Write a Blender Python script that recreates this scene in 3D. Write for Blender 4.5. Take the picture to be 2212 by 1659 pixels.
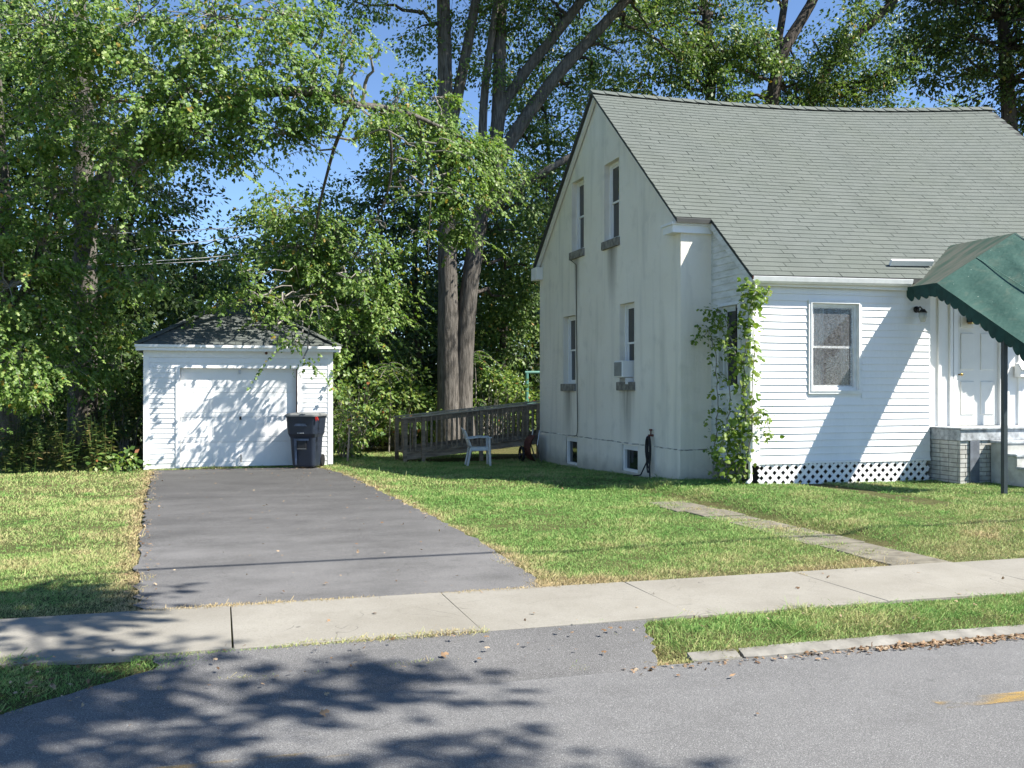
import bpy, math, random
import numpy as np
from mathutils import Vector, Matrix
random.seed(7); RNG = np.random.default_rng(7)
S = bpy.context.scene
for o in list(bpy.data.objects): bpy.data.objects.remove(o)
COL = S.collection
R = math.radians

# ------------------------------------------------------------------ camera
YAW = R(16.53); SY, CY = math.sin(YAW), math.cos(YAW)
H = 1.65; FPX = 2150.0; CX = 1106.0; HY = 840.0
cd = bpy.data.cameras.new('camera'); cam = bpy.data.objects.new('camera', cd); COL.objects.link(cam)
cd.lens = 36 * FPX / 2212; cd.sensor_width = 36; cd.shift_y = 10.5 / 2212
cd.clip_start = .05; cd.clip_end = 3000
cam.location = (0, 0, H); cam.rotation_euler = (R(90), 0, -YAW)
S.camera = cam
# ------------------------------------------------------------------ sky, sun, exposure
SUN = Vector((1.0, -.70, 1.33)).normalized()
w = bpy.data.worlds.new('World'); S.world = w; w.use_nodes = True
nt = w.node_tree; bg = nt.nodes['Background']
sk = nt.nodes.new('ShaderNodeTexSky'); sk.sky_type = 'NISHITA'; sk.sun_disc = False
sk.sun_elevation = math.asin(SUN.z); sk.sun_rotation = math.atan2(SUN.x, SUN.y)
sk.air_density = .78; sk.dust_density = 0.0; sk.ozone_density = 5.0; sk.altitude = 400
nt.links.new(sk.outputs[0], bg.inputs[0]); bg.inputs[1].default_value = .095
ld = bpy.data.lights.new('sun', 'SUN'); lo = bpy.data.objects.new('sun', ld); COL.objects.link(lo)
ld.energy = 5.0; ld.angle = R(.55); ld.color = (1, .955, .88)
lo.rotation_euler = SUN.to_track_quat('Z', 'Y').to_euler(); lo.location = (20, -14, 27)
S.view_settings.view_transform = 'Standard'; S.view_settings.look = 'None'
S.view_settings.exposure = 1.24; S.view_settings.gamma = 1.0
S.render.engine = 'CYCLES'
S.cycles.max_bounces = 5; S.cycles.diffuse_bounces = 3; S.cycles.glossy_bounces = 2; S.cycles.transmission_bounces = 3; S.cycles.transparent_max_bounces = 8

def at(px, py, Y):
    l = (px - CX) / FPX; d = Y / (CY - l * SY)
    return Vector((d * (SY + l * CY), Y, H + (HY - py) / FPX * d))

# ------------------------------------------------------------------ helpers
ROOTLOC = {}
class MB:
    def __init__(s): s.v = []; s.f = []
    def add(s, vs, fs):
        n = len(s.v); s.v += [tuple(p) for p in vs]; s.f += [tuple(i + n for i in f) for f in fs]; return s
    def box(s, x0, x1, y0, y1, z0, z1):
        return s.add([(x0,y0,z0),(x1,y0,z0),(x1,y1,z0),(x0,y1,z0),(x0,y0,z1),(x1,y0,z1),(x1,y1,z1),(x0,y1,z1)],
                     [(0,3,2,1),(4,5,6,7),(0,1,5,4),(1,2,6,5),(2,3,7,6),(3,0,4,7)])
    def obox(s, c, a, b, d):       # centre and three half-axis vectors
        c, a, b, d = Vector(c), Vector(a), Vector(b), Vector(d)
        P = [c + a*i + b*j + d*k for k in (-1,1) for i, j in ((-1,-1),(1,-1),(1,1),(-1,1))]
        F = [(0,3,2,1),(4,5,6,7),(0,1,5,4),(1,2,6,5),(2,3,7,6),(3,0,4,7)]
        if a.cross(b).dot(d) < 0: F = [f[::-1] for f in F]
        return s.add(P, F)
    def bar(s, p, q, w, h, up=(0,0,1)):   # rectangular bar from p to q
        p, q = Vector(p), Vector(q); d = (q - p); L = d.length; d.normalize()
        side = d.cross(Vector(up)); side = side.normalized() if side.length > 1e-4 else Vector((1,0,0))
        u = side.cross(d).normalized()
        return s.obox((p + q) / 2, d * L/2, side * w/2, u * h/2)
    def prism(s, poly, ext):       # polygon extruded by a vector
        n = len(poly); e = Vector(ext); A = [Vector(p) for p in poly]; B = [p + e for p in A]
        return s.add(A + B, [tuple(range(n))[::-1], tuple(range(n, 2*n))] + [(i, (i+1) % n, (i+1) % n + n, i + n) for i in range(n)])
    def quad(s, *p): return s.add(p, [tuple(range(len(p)))])
    def tube(s, pts, rad, n=8, cap=True, wob=0):
        pts = [Vector(p) for p in pts]; m = len(pts)
        if not hasattr(rad, '__len__'): rad = [rad] * m
        V = []; ref = None
        for i, p in enumerate(pts):
            t = (pts[min(i+1, m-1)] - pts[max(i-1, 0)]).normalized()
            if ref is None: ref = Vector((0,1,0)) if abs(t.y) < .9 else Vector((1,0,0))
            a = (ref - t * ref.dot(t)).normalized(); b = t.cross(a); ref = a
            for k in range(n):
                an = 2 * math.pi * k / n; r = rad[i] * (1 + (random.uniform(-wob, wob) if wob else 0))
                V.append(p + (a * math.cos(an) + b * math.sin(an)) * r)
        F = [(i*n+k, i*n+(k+1) % n, (i+1)*n+(k+1) % n, (i+1)*n+k) for i in range(m-1) for k in range(n)]
        if cap: F += [tuple(range(n))[::-1], tuple(range((m-1)*n, m*n))]
        return s.add(V, F)
    def build(s, name, mat, parent=None, smooth=False, bevel=0):
        me = bpy.data.meshes.new(name); me.from_pydata(s.v, [], s.f); me.update()
        if smooth: me.polygons.foreach_set('use_smooth', [True] * len(me.polygons))
        me.materials.append(mat); o = bpy.data.objects.new(name, me); COL.objects.link(o)
        if parent: par(o, parent)
        if bevel:
            b = o.modifiers.new('bevel', 'BEVEL'); b.width = bevel; b.segments = 2; b.limit_method = 'ANGLE'
        return o
def par(o, p):
    o.parent = p
    if p.name in ROOTLOC: o.matrix_parent_inverse = Matrix.Translation(-ROOTLOC[p.name])
def empty(name, loc):
    o = bpy.data.objects.new(name, None); COL.objects.link(o); o.location = loc; o.empty_display_size = .2
    ROOTLOC[o.name] = Vector(loc); return o
def tag(o, label=None, cat=None, group=None, kind=None):
    if label: o['label'] = label
    if cat: o['category'] = cat
    if group: o['group'] = group
    if kind: o['kind'] = kind
    return o
def npmesh(name, V, F, mat, parent=None, smooth=False):    # V (n,3), F (m,k) all same k
    me = bpy.data.meshes.new(name); n, m, k = len(V), len(F), F.shape[1]
    me.vertices.add(n); me.vertices.foreach_set('co', np.ascontiguousarray(V, dtype=np.float32).ravel())
    me.loops.add(m * k); me.loops.foreach_set('vertex_index', np.ascontiguousarray(F, dtype=np.int32).ravel())
    me.polygons.add(m); me.polygons.foreach_set('loop_start', np.arange(0, m*k, k, dtype=np.int32))
    me.update(calc_edges=True); me.validate()
    me.polygons.foreach_set('use_smooth', np.full(m, bool(smooth)))
    me.materials.append(mat); o = bpy.data.objects.new(name, me); COL.objects.link(o)
    if parent: par(o, parent)
    return o

# ------------------------------------------------------------------ materials
class NT:
    def __init__(s, name):
        s.m = bpy.data.materials.new(name); s.m.use_nodes = True; s.t = s.m.node_tree; s.n = s.t.nodes; s.l = s.t.links
        s.p = s.n['Principled BSDF']; s.out = s.n['Material Output']; s.geo = s.n.new('ShaderNodeNewGeometry')
        s.pos = s.geo.outputs['Position']
    def N(s, t, **kw):
        n = s.n.new('ShaderNode' + t)
        for k, v in kw.items(): setattr(n, k, v)
        return n
    def link(s, a, b): s.l.new(a, b)
    def map(s, scale=(1,1,1), rot=(0,0,0)):
        m = s.N('Mapping'); m.inputs['Scale'].default_value = scale; m.inputs['Rotation'].default_value = rot
        s.link(s.pos, m.inputs['Vector']); return m.outputs[0]
    def noise(s, scale, detail=3, vec=None, rough=.55, dist=0):
        n = s.N('TexNoise'); n.inputs['Scale'].default_value = scale; n.inputs['Detail'].default_value = detail
        n.inputs['Roughness'].default_value = rough; n.inputs['Distortion'].default_value = dist
        s.link(vec or s.pos, n.inputs['Vector']); return n.outputs['Fac']
    def ramp(s, fac, stops):
        r = s.N('ValToRGB'); e = r.color_ramp.elements
        while len(e) < len(stops): e.new(.5)
        for el, (p, c) in zip(e, stops):
            el.position = p; el.color = (*c, 1) if hasattr(c, '__len__') else (c, c, c, 1)
        s.link(fac, r.inputs[0]); return r.outputs[0]
    def mix(s, fac, a, b, mode='MIX'):
        m = s.N('MixRGB', blend_type=mode)
        for i, v in enumerate((fac, a, b)):
            if hasattr(v, 'links') or hasattr(v, 'is_linked'): s.link(v, m.inputs[i])
            else: m.inputs[i].default_value = v if i == 0 else (*v, 1) if hasattr(v, '__len__') else (v, v, v, 1)
        return m.outputs[0]
    def math(s, op, a, b=0.0, c=None):
        m = s.N('Math', operation=op)
        for i, v in enumerate((a, b) if c is None else (a, b, c)):
            if hasattr(v, 'is_linked'): s.link(v, m.inputs[i])
            else: m.inputs[i].default_value = v
        return m.outputs[0]
    def rnd(s):       # a random number for each piece, whether an object of its own or an island of a joined mesh
        oi = s.N('ObjectInfo'); return s.math('FRACT', s.math('ADD', s.geo.outputs['Random Per Island'], oi.outputs['Random']))
    def bump(s, h, strength=.3, dist=.01):
        b = s.N('Bump'); b.inputs['Strength'].default_value = strength; b.inputs['Distance'].default_value = dist
        s.link(h, b.inputs['Height']); s.link(b.outputs[0], s.p.inputs['Normal'])
    def col(s, c):
        if hasattr(c, 'is_linked'): s.link(c, s.p.inputs['Base Color'])
        else: s.p.inputs['Base Color'].default_value = (*c, 1)
        return s
    def rough(s, r, spec=.5):
        s.p.inputs['Roughness'].default_value = r; s.p.inputs['Specular IOR Level'].default_value = spec; return s

def plain(name, c, rough=.6, var=.12, scale=6, spec=.4, bump=0, bscale=60, metal=0):
    t = NT(name); n = t.noise(scale, 4)
    t.col(t.ramp(n, [(.3, tuple(x * (1 - var) for x in c)), (.7, tuple(min(1, x * (1 + var)) for x in c))])).rough(rough, spec)
    t.p.inputs['Metallic'].default_value = metal
    if bump: t.bump(t.noise(bscale, 4), bump, .004)
    return t.m

def asphalt(name, c, speck, patch=.25, seed=1.0, wear=False):
    t = NT(name)
    a = t.noise(.9 * seed, 5, t.map((.6, 1, 1))); b = t.noise(170, 3, rough=.75); c3 = t.noise(6, 4); pe = t.noise(140, 3, rough=.7)
    base = t.ramp(a, [(.32, tuple(x * (1 - patch) for x in c)), (.68, tuple(x * (1 + patch) for x in c))])
    base = t.mix(t.ramp(c3, [(.42, 0.), (.72, .22)]), base, tuple(x * 1.5 for x in c))
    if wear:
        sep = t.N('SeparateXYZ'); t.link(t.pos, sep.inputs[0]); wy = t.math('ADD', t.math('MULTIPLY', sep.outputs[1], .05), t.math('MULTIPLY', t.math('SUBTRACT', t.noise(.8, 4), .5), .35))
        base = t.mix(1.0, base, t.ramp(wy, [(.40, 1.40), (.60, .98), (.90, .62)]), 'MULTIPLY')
    sp = t.ramp(b, [(.54, 0.), (.68, 1.)]); base = t.mix(t.math('MULTIPLY', sp, speck), base, (.50, .50, .49))
    dk = t.ramp(pe, [(.34, .75), (.50, 0.)]); base = t.mix(dk, base, (.022, .022, .024))
    w_ = t.noise(2.6, 5, rough=.7); base = t.mix(t.ramp(w_, [(.52, 0.), (.75, .35)]), base, tuple(x * .62 for x in c)); kk = t.noise(.5, 3, dist=1.2); base = t.mix(t.math('MULTIPLY', t.math('LESS_THAN', t.math('ABSOLUTE', t.math('SUBTRACT', kk, .5)), .0009), .25), base, (.03, .03, .03))
    t.col(base).rough(.85, .3); t.bump(b, .5, .006); return t.m

M = {}
M['road'] = asphalt('road_asphalt', (.141, .139, .137), .8, .10)
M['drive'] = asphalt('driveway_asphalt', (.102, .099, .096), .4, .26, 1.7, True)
M['apron'] = asphalt('apron_asphalt', (.125, .122, .119), .7, .18, 1.3)
def concrete():
    t = NT('concrete'); a = t.noise(1.1, 5); b = t.noise(85, 3, rough=.7); f = t.noise(5, 5, rough=.7); k = t.noise(.75, 3, dist=.8); e = t.noise(1.7, 2)
    c = t.ramp(a, [(.3, (.225, .208, .172)), (.7, (.295, .278, .238))])
    c = t.mix(t.ramp(b, [(.56, 0.), (.70, .65)]), c, (.12, .11, .095)); c = t.mix(t.ramp(b, [(.28, .5), (.42, 0.)]), c, (.42, .41, .38)); c = t.mix(t.ramp(f, [(.5, 0.), (.72, .4)]), c, (.19, .175, .145))
    c = t.mix(t.math('MULTIPLY', t.rnd(), .22), c, (.21, .20, .175))
    cr = t.math('LESS_THAN', t.math('ABSOLUTE', t.math('SUBTRACT', k, .5)), .0014); c = t.mix(t.math('MULTIPLY', cr, t.ramp(e, [(.48, 0.), (.56, .5)])), c, (.05, .045, .04))
    t.col(c).rough(.9, .25); t.bump(b, .35, .004); return t.m
M['concrete'] = concrete()
def ground():
    t = NT('lawn_soil'); a = t.noise(.55, 5); b = t.noise(14, 4); f = t.noise(120, 3)
    c = t.ramp(a, [(.32, (.10, .125, .04)), (.52, (.14, .145, .055)), (.66, (.19, .155, .075))])
    c = t.mix(t.ramp(b, [(.40, .55), (.62, 0.)]), c, (.075, .062, .030)); c = t.mix(t.ramp(f, [(.35, .5), (.6, 0.)]), c, (.03, .035, .012))
    t.col(c).rough(.95, .1); t.bump(f, .8, .03); return t.m
M['ground'] = ground()
def grassm():
    t = NT('grass_blades'); at_ = t.N('Attribute'); at_.attribute_name = 'dry'; b = t.noise(1.6, 4); r = t.rnd()
    f = t.math('ADD', t.math('ADD', at_.outputs['Fac'], t.math('MULTIPLY', t.math('SUBTRACT', b, .5), .9)), t.math('MULTIPLY', t.math('SUBTRACT', r, .5), .55))
    c = t.ramp(f, [(.0, (.15, .30, .07)), (.30, (.26, .38, .11)), (.62, (.41, .41, .175)), (1., (.47, .37, .20))])
    t.col(c).rough(.7, .2)
    tr = t.N('BsdfTranslucent'); t.link(c, tr.inputs[0]); mx = t.N('MixShader'); mx.inputs[0].default_value = .22
    t.link(t.p.outputs[0], mx.inputs[1]); t.link(tr.outputs[0], mx.inputs[2]); t.link(mx.outputs[0], t.out.inputs[0]); return t.m
M['grass'] = grassm()
def leafm(name, stops, trans=.38, rough=.45, nscale=.5, odd=None):
    t = NT(name); r = t.rnd(); n = t.noise(nscale, 3)
    f = t.math('ADD', t.math('MULTIPLY', r, .62), t.math('MULTIPLY', n, .40))
    c = t.ramp(f, [(.18 + .62 * i / (len(stops) - 1), s) for i, s in enumerate(stops)])
    if odd: c = t.mix(t.ramp(r, [(1 - odd[1] - .001, 0.), (1 - odd[1], 1.)]), c, odd[0])
    t.col(c).rough(rough, .35)
    tr = t.N('BsdfTranslucent'); t.link(t.mix(1.0, c, (1.25, 1.3, .6), 'MULTIPLY'), tr.inputs[0]); mx = t.N('MixShader'); mx.inputs[0].default_value = trans
    t.link(t.p.outputs[0], mx.inputs[1]); t.link(tr.outputs[0], mx.inputs[2]); t.link(mx.outputs[0], t.out.inputs[0]); return t.m
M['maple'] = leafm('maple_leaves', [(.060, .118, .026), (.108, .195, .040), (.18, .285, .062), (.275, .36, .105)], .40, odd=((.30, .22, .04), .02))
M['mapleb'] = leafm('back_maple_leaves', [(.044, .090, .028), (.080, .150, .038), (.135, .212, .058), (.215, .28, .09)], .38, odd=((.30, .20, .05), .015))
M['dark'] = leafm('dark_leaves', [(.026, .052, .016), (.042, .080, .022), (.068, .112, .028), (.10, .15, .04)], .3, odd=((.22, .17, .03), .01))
M['shrub'] = leafm('shrub_leaves', [(.050, .108, .028), (.094, .172, .038), (.165, .25, .052), (.265, .32, .078)], .35, odd=((.30, .12, .05), .012))
M['weed'] = leafm('weed_leaves', [(.035, .070, .02), (.06, .11, .028), (.10, .14, .036), (.17, .16, .05)], .3, odd=((.30, .22, .10), .05))
M['vine'] = leafm('vine_leaves', [(.075, .14, .022), (.12, .20, .03), (.18, .26, .045), (.24, .30, .06)], .42, nscale=3)
M['litter'] = leafm('fallen_leaves', [(.10, .055, .028), (.19, .11, .055), (.30, .20, .12), (.40, .31, .21)], .1, .8, 3)
def bark(name, a, b, sc=1.0):
    t = NT(name); v = t.map((9 * sc, 9 * sc, 1.1 * sc)); n = t.noise(2.2, 6, v, .65, .4); g = t.noise(.8, 3)
    c = t.ramp(n, [(.34, a), (.62, b)]); c = t.mix(t.ramp(g, [(.4, 0.), (.75, .35)]), c, tuple(x * .55 for x in b))
    t.col(c).rough(.95, .1); t.bump(n, 1.0, .05); return t.m
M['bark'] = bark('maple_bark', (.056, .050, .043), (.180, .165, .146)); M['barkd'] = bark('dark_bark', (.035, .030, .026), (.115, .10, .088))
M['twig'] = plain('twig_bark', (.22, .20, .175), .9, .35)
M['trim'] = plain('white_trim_paint', (.80, .80, .78), .45, .03, 3)
def sidingm():
    t = NT('white_vinyl_siding'); n = t.noise(1.4, 5, t.map((1, 1, .35))); f = t.noise(30, 3, t.map((1, 1, .2)))
    c = t.ramp(n, [(.35, (.73, .735, .72)), (.7, (.82, .82, .81))]); c = t.mix(t.ramp(f, [(.55, 0.), (.8, .22)]), c, (.55, .56, .52))
    sep = t.N('SeparateXYZ'); t.link(t.pos, sep.inputs[0]); g2 = t.noise(4, 5, t.map((1, 1, .5))); lo_ = t.ramp(t.math('ADD', sep.outputs[2], t.math('MULTIPLY', g2, 1.2)), [(.55, .7), (1.3, 0.)])
    c = t.mix(t.math('MULTIPLY', lo_, .5), c, (.42, .42, .34)); t.col(c).rough(.42, .4); return t.m
M['siding'] = sidingm()
def sidingold():
    t = NT('weathered_siding'); n = t.noise(2.6, 5, t.map((1, 1, 3.0))); f = t.noise(9, 4, t.map((.6, .6, 4)))
    c = t.ramp(n, [(.35, (.55, .56, .52)), (.7, (.72, .73, .70))]); c = t.mix(t.ramp(f, [(.52, 0.), (.75, .6)]), c, (.30, .32, .25))
    t.col(c).rough(.6, .3); return t.m
M['sidingold'] = sidingold()
def stucco():
    t = NT('stucco'); n = t.noise(.9, 5); v = t.noise(3.4, 5, t.map((1, 1, .10))); f = t.noise(150, 3); g = t.noise(2.6, 5)
    c = t.ramp(n, [(.3, (.82, .77, .655)), (.7, (.88, .835, .73))])
    c = t.mix(t.ramp(v, [(.50, 0.), (.74, .32)]), c, (.40, .385, .34)); c = t.mix(t.ramp(g, [(.55, 0.), (.75, .32)]), c, (.52, .49, .42))
    sep = t.N('SeparateXYZ'); t.link(t.pos, sep.inputs[0]); y, z = sep.outputs[1], sep.outputs[2]
    # rain streaks below each window sill and rising damp at the base
    for (yc, z1) in ((18.71, 4.60), (20.67, 4.62), (17.93, 1.70), (21.22, 1.68)):
        wy = t.math('SUBTRACT', 1.0, t.math('MULTIPLY', t.math('ABSOLUTE', t.math('SUBTRACT', y, yc)), 2.3))
        dz = t.math('SUBTRACT', z1, z); up = t.math('GREATER_THAN', dz, 0.0); fall = t.math('SUBTRACT', 1.0, t.math('MULTIPLY', dz, .75))
        k = t.math('MULTIPLY', t.math('MULTIPLY', t.math('MAXIMUM', wy, 0.0), t.math('MAXIMUM', fall, 0.0)), up)
        c = t.mix(t.math('MULTIPLY', t.math('MULTIPLY', k, t.ramp(v, [(.40, .15), (.60, 1.)])), .85), c, (.20, .18, .145))
    ck = t.math('MULTIPLY', t.math('LESS_THAN', t.math('ABSOLUTE', t.math('SUBTRACT', z, t.math('ADD', .585, t.math('MULTIPLY', g, .03)))), .010), t.ramp(t.noise(5, 3), [(.40, .1), (.55, .8)])); c = t.mix(ck, c, (.12, .11, .09))
    lo_ = t.ramp(t.math('ADD', t.math('MULTIPLY', z, .9), t.math('MULTIPLY', g, .45)), [(.20, .6), (.50, 0.)])
    c = t.mix(lo_, c, (.24, .235, .19)); t.col(c).rough(.95, .15); t.bump(t.math('ADD', f, t.math('MULTIPLY', t.noise(22, 4), 1.4)), .6, .012); return t.m
M['stucco'] = stucco()
M['found'] = M['stucco']
M['sill'] = plain('stained_sill', (.22, .21, .185), .95, .45, 9, .1, .4)
def shingle(name, c1, c2, moss):
    t = NT(name); r = t.rnd(); n = t.noise(.7, 4); g = t.noise(380, 2); s = t.noise(1.2, 4, t.map((1, .3, .3)))
    c = t.mix(r, c1, c2); c = t.mix(t.ramp(n, [(.4, 0.), (.75, .35)]), c, moss); c = t.mix(t.ramp(s, [(.5, 0.), (.75, .3)]), c, tuple(x * .6 for x in c1))
    c = t.mix(t.ramp(g, [(.38, .5), (.55, 0.)]), c, (.07, .075, .07)); c = t.mix(t.ramp(g, [(.60, 0.), (.72, .4)]), c, (.42, .43, .40))
    t.col(c).rough(.9, .2); t.bump(g, .4, .003); return t.m
M['shingle'] = shingle('roof_shingle', (.110, .126, .112), (.128, .143, .129), (.115, .13, .10))
M['shingled'] = shingle('garage_shingle', (.085, .095, .095), (.125, .135, .132), (.09, .11, .07))
M['deck'] = plain('roof_deck', (.055, .058, .055), .95)
M['gutter'] = plain('gutter_metal', (.72, .73, .71), .35, .08, 8, .5); M['rust'] = plain('gutter_rust', (.12, .05, .035), .9, .4, 12)
def glassdark():
    t = NT('dark_window_glass'); t.col((.012, .015, .015)).rough(.04, .8); return t.m
M['glass'] = glassdark()
def glassclear():
    t = NT('clear_window_glass'); tr = t.N('BsdfTransparent'); tr.inputs[0].default_value = (.86, .88, .88, 1); gl = t.N('BsdfGlossy'); gl.inputs['Roughness'].default_value = .03
    fr = t.N('Fresnel'); fr.inputs[0].default_value = 1.5; mx = t.N('MixShader'); t.link(fr.outputs[0], mx.inputs[0]); t.link(tr.outputs[0], mx.inputs[1]); t.link(gl.outputs[0], mx.inputs[2])
    t.link(mx.outputs[0], t.out.inputs[0]); return t.m
M['clear'] = glassclear()
def screenm():
    t = NT('insect_screen'); tr = t.N('BsdfTransparent'); df = t.N('BsdfDiffuse'); df.inputs[0].default_value = (.26, .265, .27, 1); mx = t.N('MixShader')
    n = t.noise(26, 4, t.map((1, 1, 2.2))); t.link(t.ramp(n, [(.35, .08), (.65, .32)]), mx.inputs[0]); t.link(tr.outputs[0], mx.inputs[1]); t.link(df.outputs[0], mx.inputs[2])
    t.link(mx.outputs[0], t.out.inputs[0]); return t.m
M['screen'] = screenm()
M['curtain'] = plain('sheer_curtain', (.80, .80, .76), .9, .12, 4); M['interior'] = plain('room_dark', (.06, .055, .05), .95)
M['alum'] = plain('aluminium_frame', (.72, .735, .72), .4, .08, 8)
def woodm(name, a, b):
    t = NT(name); n = t.noise(3, 5, t.map((1.2, 5, 5))); r = t.rnd(); c = t.ramp(n, [(.35, a), (.68, b)])
    c = t.mix(t.math('MULTIPLY', r, .4), c, tuple(x * .6 for x in a)); t.col(c).rough(.9, .15); t.bump(n, .4, .006); return t.m
M['wood'] = woodm('weathered_wood', (.17, .135, .10), (.36, .30, .225)); M['woodcap'] = woodm('bleached_cap_wood', (.34, .30, .23), (.55, .49, .39))
M['peel'] = plain('peeling_grey_paint', (.36, .38, .39), .85, .5, 9)
def brickm():
    t = NT('painted_brick'); n = t.noise(7, 5); r = t.rnd(); c = t.ramp(n, [(.4, (.52, .52, .48)), (.72, (.34, .33, .30))])
    c = t.mix(t.math('MULTIPLY', r, .35), c, (.40, .39, .35)); t.col(c).rough(.9, .2); t.bump(t.noise(60, 4), .5, .005); return t.m
M['brick'] = brickm(); M['mortar'] = plain('mortar', (.22, .215, .20), .95, .2, 20)
M['slate'] = plain('blue_grey', (.12, .135, .155), .8, .3, 8)
def canvas():
    t = NT('green_canvas'); n = t.noise(1.5, 5); f = t.noise(5, 5, dist=.5); g = t.noise(18, 3)
    c = t.ramp(n, [(.3, (.028, .074, .058)), (.7, (.046, .105, .084))]); c = t.mix(t.ramp(f, [(.52, 0.), (.78, .5)]), c, (.11, .135, .10))
    c = t.mix(t.ramp(g, [(.715, 0.), (.74, .7)]), c, (.42, .45, .38)); t.col(c).rough(.7, .25); t.bump(t.noise(2.2, 3, t.map((1.5, 5, 5))), .35, .05); return t.m
M['canvas'] = canvas()
def canvasd():
    t = NT('dirty_canvas'); n = t.noise(2.2, 5, t.map((.5, 3, .8))); c = t.ramp(n, [(.35, (.045, .085, .062)), (.6, (.12, .125, .10)), (.75, (.07, .12, .09))]); t.col(c).rough(.85, .2); return t.m
M['canvasd'] = canvasd(); M['valance'] = plain('valance_cloth', (.014, .052, .042), .85, .35, 6)
M['post'] = plain('dark_post_paint', (.030, .042, .046), .5, .2); M['black'] = plain('black_rubber', (.014, .014, .015), .55, .2)
M['bin'] = plain('bin_plastic', (.018, .025, .040), .42, .2, 5, .5); M['binlid'] = plain('bin_lid_plastic', (.15, .155, .155), .55, .12, 7)
M['binscuff'] = plain('scuffed_bin_plastic', (.10, .125, .175), .6, .45, 6); M['red'] = plain('red_plastic', (.55, .03, .02), .5, .1)
M['chair'] = plain('white_resin', (.52, .54, .53), .5, .1, 6); M['green'] = plain('green_pipe_paint', (.08, .21, .17), .45, .15)
M['barrow'] = plain('rusty_red_paint', (.13, .045, .035), .8, .4, 14); M['brass'] = plain('brass', (.5, .34, .12), .3, .1, 4, .5, metal=1); M['steel'] = plain('steel', (.35, .35, .35), .4, .1, 4, .5, metal=1)
M['yellow'] = None
def worn():
    t = NT('worn_yellow_paint'); n = t.noise(3.2, 5, t.map((.7, 2, 1))); g = t.noise(200, 2); t.col((.40, .255, .06)).rough(.85)
    k = t.math('MULTIPLY', t.ramp(n, [(.40, 0.), (.58, .85)]), t.ramp(g, [(.38, .2), (.55, 1.)])); tr = t.N('BsdfTransparent'); mx = t.N('MixShader'); t.link(k, mx.inputs[0])
    t.link(tr.outputs[0], mx.inputs[1]); t.link(t.p.outputs[0], mx.inputs[2]); t.link(mx.outputs[0], t.out.inputs[0]); return t.m
M['yellow'] = worn(); M['lampglass'] = plain('lamp_glass', (.45, .46, .42), .15, .1); M['wire'] = plain('wire_aluminium', (.5, .5, .5), .5)
M['door'] = plain('cream_door_paint', (.72, .71, .66), .45, .04, 3); M['acgrey'] = plain('grille_grey', (.28, .29, .28), .6, .1)

# ------------------------------------------------------------------ ground, road, paving
def ss(a, b, x): t = np.clip((x - a) / (b - a), 0, 1); return t * t * (3 - 2 * t)
APX0, APX1 = -.75, 2.75
def gz(x, y):
    x = np.asarray(x, float); y = np.asarray(y, float)
    z = .10 * ss(6.62, 7.0, x) * ss(8.2, 9.6, y) * (1 - ss(14.5, 17, y)) - .12 * ss(17, 22.5, y) * ss(2.8, 4.2, x)
    z = z + .015 * np.sin(x * 1.3 + y * .7) * ss(8.3, 9.5, y) * (1 - ss(2.3, 2.9, -np.abs(x - .8) + 4.9))
    ap = ss(APX0 - .45, APX0 + .15, x) * (1 - ss(APX1 - .1, APX1 + .35, x))
    z = np.where((y < 6.5) & (y >= 5.6), z * (1 - ap) + ap * (-.165 + .15 * (y - 5.7) / .8), z)
    z = z - .05 * (1 - ss(5.82, 6.15, y)) * (1 - ap)
    return np.where(y < 5.79, -.20, z)
xs = np.concatenate([[-900, -400, -150, -60, -30], np.arange(-16, 20.01, .2), [30, 60, 150, 400, 900]])
ys = np.concatenate([[-400, -100, -30, -4.2, 0, 5.0, 5.6, 5.785, 5.795], np.arange(5.85, 26, .2), [28, 32, 40, 60, 120, 300, 900]])
gx, gy = np.meshgrid(xs, ys); gzz = gz(gx, gy); gzz = np.where(gy < -4, 0, gzz)
nx, ny = len(xs), len(ys)
idx = np.arange(nx * ny).reshape(ny, nx); F = np.stack([idx[:-1,:-1], idx[:-1,1:], idx[1:,1:], idx[1:,:-1]], -1).reshape(-1, 4)
tag(npmesh('ground', np.stack([gx, gy, gzz], -1).reshape(-1, 3), F, M['ground'], smooth=True), 'lawn and bare soil around house and garage', kind='structure')
RZ = -.085
m = MB(); m.quad((-300, -4, RZ), (300, -4, RZ), (300, 5.72, RZ), (-300, 5.72, RZ)); road = tag(m.build('road', M['road']), 'grey asphalt street', kind='structure')
m = MB(); m.quad((3.8, 4.50, RZ+.004), (9, 4.44, RZ+.004), (9, 4.58, RZ+.004), (3.8, 4.64, RZ+.004)); m.build('centre_line', M['yellow'], road)
m = MB(); m.quad((-.5, 4.74, RZ+.004), (.6, 4.73, RZ+.004), (.6, 4.82, RZ+.004), (-.5, 4.83, RZ+.004)); m.build('centre_line', M['yellow'], road)
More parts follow.
